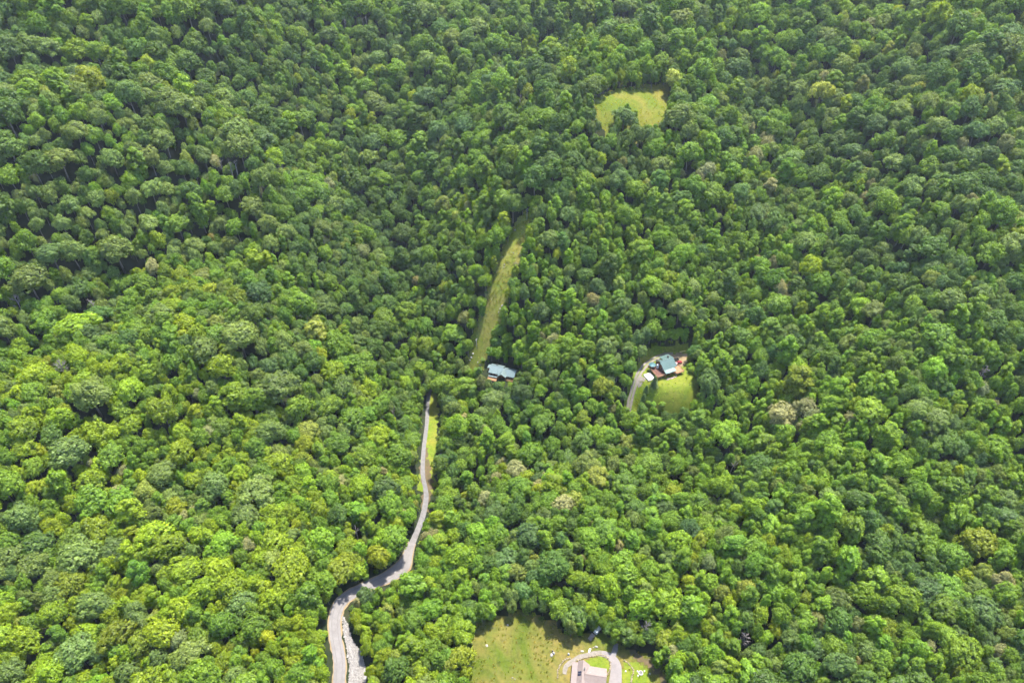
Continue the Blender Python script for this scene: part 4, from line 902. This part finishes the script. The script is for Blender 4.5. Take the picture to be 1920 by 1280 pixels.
# ------------------------------------------------------------------ vehicles
def wheels(e, xs, y, r, w):
    for x in xs:
        for s in (-1, 1):
            t = MB(); t.disc_x((x, s * y, r), r, w, 16); o = t.build('wheel', TYRE, e, True); q = MB(); q.disc_x((x, s * (y + w * 0.42 * 1), r), r * 0.6, w * 0.3, 12); q.build('rim', CHROME, o)
def suv(loc, rz):
    e = empty('suv', loc, rz); tag(e, 'black car parked nearest the green-roofed house', 'car')
    b = MB(); b.prism_y([(-2.3, 0.42), (2.25, 0.42), (2.32, 0.7), (2.2, 0.98), (1.15, 1.1), (-2.25, 1.12), (-2.36, 0.75)], -0.92, 0.92); b.build('body', CARBLACK, e, bevel=0.07)
    c = MB(); c.prism_y([(-2.15, 1.11), (1.1, 1.09), (0.45, 1.62), (-1.85, 1.66)], -0.8, 0.8); c.build('window', GLASSD, e, bevel=0.05)
    r = MB(); r.prism_y([(-1.88, 1.655), (0.4, 1.625), (0.2, 1.73), (-1.7, 1.75)], -0.78, 0.78); r.build('roof', CARBLACK, e, bevel=0.04)
    wheels(e, (-1.45, 1.45), 0.82, 0.37, 0.24)
    for s in (-1, 1):
        h = MB(); h.box((2.2, s * 0.66 - 0.18, 0.72), (2.33, s * 0.66 + 0.18, 0.88)); h.build('headlight', LAMPG, e); t = MB(); t.box((-2.38, s * 0.72 - 0.12, 0.8), (-2.28, s * 0.72 + 0.12, 1.05)); t.build('tail_light', REDLAMP, e)
def pickup(loc, rz):
    e = empty('pickup_truck', loc, rz); tag(e, 'dark red pickup truck with pale bed cover beside the black car', 'pickup truck')
    b = MB(); b.prism_y([(-2.8, 0.5), (2.7, 0.5), (2.78, 0.8), (2.65, 1.1), (1.4, 1.2), (-2.8, 1.2)], -0.95, 0.95); b.build('body', CARRED, e, bevel=0.07)
    c = MB(); c.prism_y([(-0.85, 1.2), (1.35, 1.19), (0.75, 1.72), (-0.6, 1.76)], -0.82, 0.82); c.build('cab_window', GLASSD, e, bevel=0.05)
    r = MB(); r.prism_y([(-0.62, 1.755), (0.72, 1.725), (0.55, 1.84), (-0.5, 1.86)], -0.8, 0.8); r.build('roof', CARRED, e, bevel=0.04)
    q = MB(); q.box((-2.75, -0.86, 1.203), (-0.95, 0.86, 1.3)); q.build('bed_cover', PINKISH, e, bevel=0.03)
    wheels(e, (-1.75, 1.75), 0.85, 0.4, 0.26)
    for s in (-1, 1):
        h = MB(); h.box((2.6, s * 0.68 - 0.18, 0.82), (2.77, s * 0.68 + 0.18, 1.0)); h.build('headlight', LAMPG, e); t = MB(); t.box((-2.86, s * 0.8 - 0.1, 0.8), (-2.78, s * 0.8 + 0.1, 1.15)); t.build('tail_light', REDLAMP, e)
c = g1(1266, 677); suv((c[0], c[1], c[2] + 0.58), math.radians(24))
c = g1(1271, 683); pickup((c[0], c[1], c[2] + 0.58), math.radians(26))
c = g1(1279.5, 661); e = empty('timber_barrier', (c[0], c[1], c[2] + 0.5), math.radians(17)); tag(e, 'pale yellow timber barrier at the edge of the parking area', 'barrier')
for k in range(2):
    m = MB(); m.box((-2.1, -0.3 + 0.34 * k, 0.45), (2.1, -0.3 + 0.34 * k + 0.3, 0.75)); m.build('beam', YELLOWP, e)
for x in (-1.7, 1.7):
    m = MB(); m.box((x - 0.12, -0.26, -0.3), (x + 0.12, 0.3, 0.447)); m.build('post', GREYWOOD, e)

# ------------------------------------------------------------------ tan-roofed house at the bottom edge
def tan_house():
    e = empty('ranch_house', tuple(H3), math.radians(-9)); tag(e, 'house with pink-tan shingle roof at the bottom edge', 'house')
    w = MB(); w.box((-8.0, -13.0, -1.2), (-0.9, 3.9, 2.7)); w.build('wing_wall', BRICKW, e)
    w = MB(); w.box((-0.88, -7.6, -1.2), (6.9, 2.4, 2.9)); w.build('wall', BRICKW, e)
    for yy in (3.75, -13.0):
        g = MB(); g.v = [(-6.0, yy, 2.7), (-0.9, yy, 2.7), (-3.6, yy, 4.6), (-6.0, yy + 0.15, 2.7), (-0.9, yy + 0.15, 2.7), (-3.6, yy + 0.15, 4.6)]; g.f = [(0, 1, 2), (5, 4, 3), (0, 3, 4, 1), (1, 4, 5, 2), (2, 5, 3, 0)]; g.build('gable', TRIMW, e)
    m = MB(); m.slab([(-6.0, -13.4, 3.3), (-3.6, -13.4, 4.95), (-3.6, 4.5, 4.95), (-6.0, 4.5, 3.3)][::-1], 0.16); r = m.build('wing_roof', ROOF_TAN_SHADED, e)
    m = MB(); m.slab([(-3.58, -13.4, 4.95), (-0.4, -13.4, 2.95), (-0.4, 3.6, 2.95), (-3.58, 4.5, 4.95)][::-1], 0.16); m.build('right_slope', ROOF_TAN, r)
    m = MB(); m.slab([(-8.6, -13.2, 2.75), (-6.02, -13.2, 3.28), (-6.02, 3.9, 3.28), (-8.6, 3.9, 2.75)][::-1], 0.14); m.build('porch_roof', ROOF_TAN, e)
    m = MB(); m.box((-3.72, -13.42, 4.955), (-3.46, 4.52, 5.02)); m.build('ridge_cap', ROOF_TAN, r)
    gable_x(e, -2.6, 7.4, -1.9, 5.1, -8.3, 3.0, 3.0, 3.0, ROOF_TAN_SHADED, name='roof')
    m = MB(); m.slab([(-1.9, -1.85, 5.17), (7.44, -1.85, 5.17), (7.44, 3.04, 3.06), (-0.7, 3.04, 3.06)], 0.04); m.build('lit_back_sheet', ROOF_TAN, e)  # lighter sheet over the back slope, its sunlit tone painted in
    g = MB(); g.v = [(6.75, -7.6, 2.9), (6.75, 2.4, 2.9), (6.75, -1.9, 4.9), (6.9, -7.6, 2.9), (6.9, 2.4, 2.9), (6.9, -1.9, 4.9)]; g.f = [(0, 1, 2), (5, 4, 3), (0, 3, 4, 1), (1, 4, 5, 2), (2, 5, 3, 0)]; g.build('gable', BRICKW, e)
    for y in (-2.6, -1.5):                 # dark panels on the wing roof
        m = MB(); z0, z1 = 3.3 + 1.65 * 0.12 + 0.06, 3.3 + 1.65 * 0.78 + 0.06; m.slab([(-5.7, y, z0), (-4.15, y, z1), (-4.15, y + 0.95, z1), (-5.7, y + 0.95, z0)][::-1], 0.05); m.build('dark_panel', PANEL, e)
    m = MB(); m.box((-3.1, 0.2, 4.3), (-2.6, 0.8, 5.5)); ch = m.build('chimney', GREYP, e); m = MB(); m.box((-3.16, 0.14, 5.503), (-2.54, 0.86, 5.6)); m.build('cap', DARKMETAL, ch)
    m = MB(); m.tube([(-0.2, -0.8, 4.6), (-0.2, -0.8, 5.1)], [0.09, 0.09], 8); m.build('vent_pipe', TRIMW, e)
    m = MB(); m.box((6.92, -8.0, -1.2), (8.6, 1.2, 0.35)); m.build('brick_terrace', BRICKW, e)
    for x in (1.0, 4.4): gable_window(e, x, 2.4, 0.9, 1.5, 1.3, 'y', 1)
    for y in (-8.0, -4.0, 0.5): gable_window(e, -8.0, y, 0.8, 1.4, 1.3, 'x', -1)
    gable_window(e, 6.9, -4.5, 0.8, 1.4, 1.4, 'x', 1)
    d = MB(); d.box((6.905, -1.6, 0.36), (6.96, -0.6, 2.45)); dd = d.build('door', TRIMW, e); k = MB(); k.box((6.965, -1.5, 1.3), (7.01, -1.42, 1.42)); k.build('handle', DARKMETAL, dd)
tan_house()
DRIVE3 = [(1152, 1330, 5.8), (1152, 1300, 5.8), (1154, 1270, 5.6), (1155, 1250, 5.0), (1150, 1238, 4.2), (1140, 1229, 3.3), (1128, 1225, 2.6)]
DRIVE3B = [(1132, 1226, 3.0), (1118, 1225, 2.3), (1104, 1228, 2.2), (1088, 1232, 2.2), (1073, 1239, 2.3), (1062, 1249, 2.2), (1058, 1264, 2.0)]
ribbon('concrete_drive', DRIVE3, CONCRETE, 0.6, 'pale concrete driveway curving round the tan-roofed house', 'driveway', ragged=0.08, cols=7)
ribbon('gravel_path', DRIVE3B, GRAVEL, 0.58, 'tan gravel path behind the tan-roofed house', 'path', ragged=0.15, cols=5)
ribbon('path', [(1148, 1232, 3.2), (1153, 1219, 2.6), (1156, 1206, 2.0)], TRACK, 0.56, 'short earth path entering the trees above the driveway', 'path', ragged=0.2)
sheet('clay_bank', [(1165, 1216), (1190, 1222), (1215, 1234), (1232, 1252), (1252, 1275), (1262, 1300), (1246, 1300), (1236, 1272), (1215, 1250), (1190, 1236)], REDCLAY, 0.5, 'reddish bare earth bank below the trees', 'bank', 1.5, 0.9)
sheet('house_lawn', [(1098, 1238), (1112, 1233), (1130, 1231), (1140, 1240), (1142, 1252), (1136, 1262), (1108, 1258)], GRASS_LAWN, 0.54, 'small green lawn inside the driveway loop', 'lawn', 1.0, 0.3)
sheet('side_lawn', [(1168, 1240), (1190, 1240), (1215, 1256), (1232, 1300), (1168, 1300)], GRASS_LAWN, 0.48, 'green lawn right of the concrete driveway', 'lawn', 1.5, 0.8)

def rock_arrays(rg, c, s):
    d = np.array([(1, 0, 0), (-1, 0, 0), (0, 1, 0), (0, -1, 0), (0, 0, 1), (0.7, 0.7, 0.45), (-0.7, 0.7, 0.5), (0.7, -0.7, 0.5), (-0.7, -0.7, 0.42), (0, 0, -0.4)], float)
    return np.array(c) + d * s * rg.uniform(0.7, 1.15, (10, 1)) * rg.uniform(0.75, 1.2, 3)
RF = [(0, 5, 4), (5, 2, 4), (2, 6, 4), (6, 1, 4), (1, 8, 4), (8, 3, 4), (3, 7, 4), (7, 0, 4), (0, 9, 5), (5, 9, 2), (2, 9, 6), (6, 9, 1), (1, 9, 8), (8, 9, 3), (3, 9, 7), (7, 9, 0)]
def rocks(name, pts, sizes, mat, seed, label, cat, kind=None, group=None):
    rg = np.random.default_rng(seed); V = []; F = []
    for (x, y), s in zip(pts, sizes):
        i = len(V); V += rock_arrays(rg, (x, y, float(hz(x, y)) + (0.62 if kind is None else 0.36) + s * 0.1), s).tolist(); F += [tuple(i + k for k in f) for f in RF]
    o = raw_object(name, V, F, mat); tag(o, label, cat, group, kind); return o
def line_points(px, gap, jit, seed):
    rg = np.random.default_rng(seed); W = ground([p[0] for p in px], [p[1] for p in px])[:, :2]; C = smooth_path(np.column_stack([W, np.zeros(len(W))]), gap); return C[:, :2] + rg.normal(0, jit, (len(C), 2))
for k, (pl, lab) in enumerate([([(1045, 1270), (1046, 1256), (1052, 1245), (1060, 1237), (1070, 1234)], 'curved yellowish stone edging left of the tan-roofed house'),
                              ([(1082, 1238), (1100, 1233), (1120, 1229), (1132, 1229), (1142, 1237), (1145, 1248), (1143, 1258), (1138, 1265)], 'yellowish stone edging around the small lawn loop'),
                              ([(1171, 1238), (1180, 1246), (1186, 1254), (1187, 1262), (1184, 1272), (1182, 1290)], 'winding yellowish stone edging on the lawn right of the driveway')]):
    P_ = line_points(pl, 0.55, 0.12, 70 + k); rocks('stone_edging', P_, np.random.default_rng(k).uniform(0.28, 0.5, len(P_)), EDGESTONE, 80 + k, lab, 'edging')
# riprap along the road
RIP = [(641, 1150), (650, 1165), (662, 1200), (676, 1222), (684, 1245), (684, 1300), (652, 1300), (656, 1250), (650, 1215), (644, 1185)]
sheet('rubble_bank', RIP, ROCKW, 0.3, 'pale rubble bank beside the paved road', 'bank', 1.0, 0.6)
W = ground([p[0] for p in RIP], [p[1] for p in RIP])[:, :2]; rg = np.random.default_rng(3); q = rg.uniform(W.min(0), W.max(0), (6000, 2)); q = q[in_poly(q[:, 0], q[:, 1], W)][:1500]
rocks('riprap', q, rg.uniform(0.12, 0.42, len(q)), ROCKW, 4, 'white broken stone heaped on the bank beside the road', 'riprap', 'stuff')

# fire pit, boulders, trailers
c = g1(1201, 1262); e = empty('fire_pit', (c[0], c[1], c[2] + 0.5)); tag(e, 'round stone fire pit on the lawn with pale seats around', 'fire pit')
m = MB()
for k in range(12):
    a = k * math.pi / 6; m.box((0.95 * math.cos(a) - 0.2, 0.95 * math.sin(a) - 0.2, -0.3), (0.95 * math.cos(a) + 0.2, 0.95 * math.sin(a) + 0.2, 0.34 + 0.03 * (k % 3)))
m.build('ring', WHITECON, e, bevel=0.05); m = MB(); m.tube([(0, 0, -0.2), (0, 0, 0.06)], [0.8, 0.8], 16); m.build('ash_bed', DARKMETAL, e)
for k, (px, py) in enumerate([(1195, 1258.5), (1208, 1258.5), (1196, 1267), (1218, 1263), (1173, 1258)]):
    c = g1(px, py); boulder(c, (0.5, 0.38, 0.4), WHITECON, 300 + k, 'pale seat stone %s the fire pit' % ['above left of', 'above right of', 'below left of', 'farthest right of', 'beside the edging, farthest from'][k], 'seat stones around the fire pit')
for k, (px, py, s, mat, lab) in enumerate([(1105.5, 1219.5, (1.25, 0.6, 0.55), WHITEP, 'white elongated boulder beside the driveway curve'), (1112, 1214.5, (0.5, 0.4, 0.5), EDGESTONE, 'small tan boulder above the white elongated boulder'), (1118, 1213, (0.9, 0.6, 0.6), ROCKW, 'grey boulder at the meadow edge above the driveway curve'),
        (1091, 1221, (0.9, 0.5, 0.3), ROCKW, 'flat grey boulder in the grass left of the white boulder'), (1066, 1227, (0.6, 0.55, 0.8), GREYP, 'upright grey boulder above the stone edging'), (1034, 1229, (0.7, 0.9, 0.7), ROCKW, 'pale boulder of the rockery on the meadow'), (1038, 1225, (0.6, 0.7, 0.8), ROCKW, 'taller pale boulder of the rockery on the meadow'), (1036, 1221, (0.4, 0.4, 0.9), EDGESTONE, 'tan pointed boulder at the top of the rockery'),
        (961, 1271, (0.4, 0.32, 0.4), ROCKW, 'small white boulder low on the meadow'), (965, 1273.5, (0.35, 0.3, 0.4), ROCKW, 'white boulder beside the small one low on the meadow'), (913, 1210, (0.8, 0.6, 0.25), ROCKW, 'flat pale boulder at the left side of the meadow'), (952, 1172, (0.5, 0.5, 0.4), ROCKW, 'small pale boulder near the top of the meadow')]):
    boulder(g1(px, py), s, mat, 400 + k, lab)
BOUL = ['top of the middle trio', 'centre of the middle trio', 'bottom of the middle trio', 'highest of the lower left trio', 'centre of the lower left trio', 'bottom of the lower left trio', 'upper of the pair above the cabin', 'lower of the pair above the cabin', 'lowest at the very end', 'upper of the pair half way up', 'lower of the pair half way up', 'highest near the top pole', 'single one below the highest']
for k, (px, py, s) in enumerate([(942, 574, 0.9), (938, 580, 0.8), (935, 586, 0.6), (887, 664, 0.9), (884, 671, 0.8), (881, 676, 0.8), (896, 680, 0.7), (900, 685, 0.6), (874, 699, 0.8), (946, 497, 0.6), (945, 502, 0.5), (966, 432, 0.7), (963, 475, 0.5)]):
    boulder(g1(px, py), (s, s * 0.7, s * 0.7), ROCKW, 450 + k, 'pale boulder on the cleared strip, %s' % BOUL[k], 'boulders on the cleared strip')
def trailer(px, py, L, Wd, boxy, mat, lab, rz):
    c = g1(px, py); e = empty('trailer', (c[0], c[1], c[2] + 0.45), rz); tag(e, lab, 'trailer')
    if boxy:
        b = MB(); b.prism_y([(-L / 2, 0.6), (L / 2, 0.6), (L / 2 + 0.2, 1.4), (L / 2, 2.3), (-L / 2 + 0.2, 2.4), (-L / 2, 1.6)], -Wd / 2, Wd / 2); b.build('body', mat, e, bevel=0.1)
        for s in (-1, 1):
            w = MB(); w.box((-0.6, s * Wd / 2 - 0.03, 1.4), (0.6, s * Wd / 2 + 0.03, 1.9)); w.build('window', GLASSD, e)
        r = MB(); r.box((-0.4, -0.4, 2.36), (0.4, 0.4, 2.48)); r.build('roof_vent', WHITEP, e)
    else:
        b = MB(); b.box((-L / 2, -Wd / 2, 0.6), (L / 2, Wd / 2, 0.75)); b.build('bed', mat, e)
        for s in (-1, 1):
            r = MB(); r.box((-L / 2, s * (Wd / 2) - 0.04, 0.76), (L / 2, s * (Wd / 2) + 0.04, 1.25)); r.build('side_board', mat, e)
        for x in (-L / 2 + 0.04, L / 2 - 0.04):
            r = MB(); r.box((x - 0.04, -Wd / 2 + 0.05, 0.76), (x + 0.04, Wd / 2 - 0.05, 1.2)); r.build('end_board', mat, e)
    wheels(e, (-0.2,), Wd / 2 + 0.05, 0.36, 0.22)
    h = MB(); h.tube([(L / 2, 0.5, 0.55), (L / 2 + 1.2, 0, 0.5), (L / 2, -0.5, 0.55)], [0.05, 0.05, 0.05], 6); h.build('drawbar', DARKMETAL, e)
trailer(1119.5, 1184, 3.8, 1.9, True, WHITEP, 'small pale box trailer at the forest edge above the meadow', math.radians(50))
trailer(1108.5, 1196, 3.6, 1.8, False, GREYWOOD, 'grey wooden utility trailer beside the pale box trailer', math.radians(50))

# ------------------------------------------------------------------ power line up the cleared strip
POLES = [(988, 413, 9.0), (929, 494, 9.5), (894, 655, 9.5)]
tops = []
for k, (px, py, h) in enumerate(POLES):
    c = g1(px, py); e = empty('utility_pole', tuple(c), 0.9); tag(e, ['pale utility pole at the top end of the cleared strip', 'utility pole half way up the left edge of the cleared strip', 'utility pole near the lower end of the cleared strip'][k], 'utility pole', 'poles of the power line')
    m = MB(); m.tube([(0, 0, -1.2), (0, 0, h)], [0.2, 0.14], 9); m.build('pole', POLEWOOD, e, True)
    m = MB(); m.box((-1.1, -0.06, h - 0.75), (1.1, 0.06, h - 0.6)); m.build('crossarm', POLEWOOD, e)
    for x in (-0.95, 0.0, 0.95):
        q = MB(); q.tube([(x, 0, h - 0.6 if x else h), (x, 0, h - 0.35 if x else h + 0.25)], [0.06, 0.05], 6); q.build('insulator', GREYP, e)
    if k == 1:
        q = MB(); q.tube([(0.28, 0, h - 2.2), (0.28, 0, h - 1.3)], [0.2, 0.2], 10); q.build('transformer', GREYP, e)
    ca, sa = math.cos(0.9), math.sin(0.9); tops.append([(c[0] + x * ca, c[1] + x * sa, c[2] + h - (0.35 if x else -0.25)) for x in (-0.95, 0.0, 0.95)])
for k in range(len(tops) - 1):
    for j in range(3):
        a, b = Vector(tops[k][j]), Vector(tops[k + 1][j]); m = MB(); pts = []
        for t in np.linspace(0, 1, 12): p = a.lerp(b, float(t)); p.z -= 5.0 * t * (1 - t); pts.append(p)
        m.tube(pts, [0.022] * 12, 4, False); o = m.build('power_line_wire', WIRE); tag(o, '%s wire of the %s span along the cleared strip' % (['outer left', 'middle', 'outer right'][j], ['upper', 'lower'][k]), 'wire', 'wires of the power line')

# ------------------------------------------------------------------ tufts of taller grass on the open ground (uncountable)
tuft_col = bpy.data.collections.new('grass_tufts')
for i in range(4):
    rg = np.random.default_rng(600 + i); V = []; lv = []
    for k in range(34):
        a = rg.uniform(0, 6.28); rr = rg.uniform(0, 0.55); b = Vector((math.cos(a) * rr, math.sin(a) * rr, 0)); o_ = Vector((rg.normal(0, 0.22), rg.normal(0, 0.22), rg.uniform(0.25, 0.6))); s = Vector((-math.sin(a), math.cos(a), 0)) * rg.uniform(0.05, 0.1)
        V += [b - s, b + s, b + o_ + s * 0.4, b + o_ - s * 0.4]; lv.append(rg.uniform(0.2, 0.8))
    o = bpy.data.objects.new('grass_tuft_%d' % i, leaf_mesh('grass_tuft', np.array([tuple(v) for v in V]), np.array(lv))); tuft_col.objects.link(o)
def tufts(name, P_, n, cols, label, seed, avoid=()):
    rg = np.random.default_rng(seed); q = rg.uniform(P_.min(0), P_.max(0), (n * 3, 2)); q = q[in_poly(q[:, 0], q[:, 1], P_)]
    for (path, w) in avoid:
        d = np.min(np.hypot(q[:, None, 0] - path[None, :, 0], q[:, None, 1] - path[None, :, 1]), axis=1); q = q[d > w]
    for (a, b, c) in HOUSE_XY: q = q[np.hypot(q[:, 0] - a, q[:, 1] - b) > c]
    q = q[:n]; f = np.sin(q[:, 0] / 9.0 + 1.3 * np.sin(q[:, 1] / 13.0)) * np.cos(q[:, 1] / 8.0); q = q[rg.uniform(-1.2, 1.0, len(q)) < f]
    me = bpy.data.meshes.new(name); me.from_pydata([(x, y, float(hz(x, y)) + 0.38) for x, y in q], [], []); m = len(q)
    def att(nm, ty, data, key): a = me.attributes.new(nm, ty, 'POINT'); a.data.foreach_set(key, np.asarray(data).ravel())
    s = rg.uniform(0.5, 1.1, m); att('variant', 'INT', rg.integers(0, 4, m).astype(np.int32), 'value'); att('turn', 'FLOAT_VECTOR', np.stack([np.zeros(m), np.zeros(m), rg.uniform(0, 6.28, m)], -1).astype(np.float32), 'vector')
    att('size', 'FLOAT_VECTOR', np.stack([s, s, s * rg.uniform(0.6, 1.2, m)], -1).astype(np.float32), 'vector')
    c = np.array(cols)[rg.integers(0, len(cols), m)] * rg.uniform(0.8, 1.2, (m, 1)); att('tint', 'FLOAT_COLOR', np.column_stack([c, np.ones(m)]).astype(np.float32), 'color')
    o = bpy.data.objects.new(name, me); COL.objects.link(o); tag(o, label, 'grass', kind='stuff'); md = o.modifiers.new('scatter', 'NODES'); md.node_group = scatter_group(tuft_col)
GR = [(0.19, 0.22, 0.02), (0.24, 0.24, 0.03), (0.32, 0.27, 0.05), (0.16, 0.22, 0.02)]
D3 = smooth_path(np.column_stack([ground([p[0] for p in DRIVE3], [p[1] for p in DRIVE3])[:, :2], np.zeros(len(DRIVE3))]))
D3 = np.vstack([D3, smooth_path(np.column_stack([ground([p[0] for p in DRIVE3B], [p[1] for p in DRIVE3B])[:, :2], np.zeros(len(DRIVE3B))]))])
tufts('meadow_grass', P_MEADOW, 900, GR, 'uneven tufts of dry grass on the lower meadow', 11, [(D3, 4.2)])
tufts('hill_grass', P_HILL, 600, [(0.26, 0.3, 0.02), (0.34, 0.32, 0.04)], 'tufts of yellow grass in the high clearing', 12)
tufts('strip_grass', P_CUT, 1100, GR, 'rough tufts of grass on the cleared strip', 13)
tufts('lawn_grass', P_LAWN, 350, [(0.18, 0.25, 0.02), (0.22, 0.25, 0.03)], 'uneven tufts of grass on the lawn clearing', 14, [(C_DRIVE2, 2.4)])

# ------------------------------------------------------------------ the air: thin summer haze over the whole valley
def haze():
    lo = float(_mz.min()) - 1.0; hi = max(float(_mz.max()) + 60, CAM_Z + 30)
    m = MB(); m.box((-3300, -1600, lo), (3300, 4300, hi)); me = m.mesh('haze', LEAF); me.materials.clear()
    hm = bpy.data.materials.new('haze_air'); hm.use_nodes = True; nt = hm.node_tree; nt.nodes.clear(); out = nt.nodes.new('ShaderNodeOutputMaterial'); v = nt.nodes.new('ShaderNodeVolumePrincipled')
    v.inputs['Color'].default_value = (0.82, 0.9, 1.0, 1); v.inputs['Density'].default_value = HAZE; v.inputs['Anisotropy'].default_value = 0.3; nt.links.new(v.outputs[0], out.inputs['Volume']); me.materials.append(hm)
    o = bpy.data.objects.new('haze', me); COL.objects.link(o); tag(o, 'thin pale summer haze filling the valley air', 'haze', kind='stuff')
HAZE = 0.000045
haze()
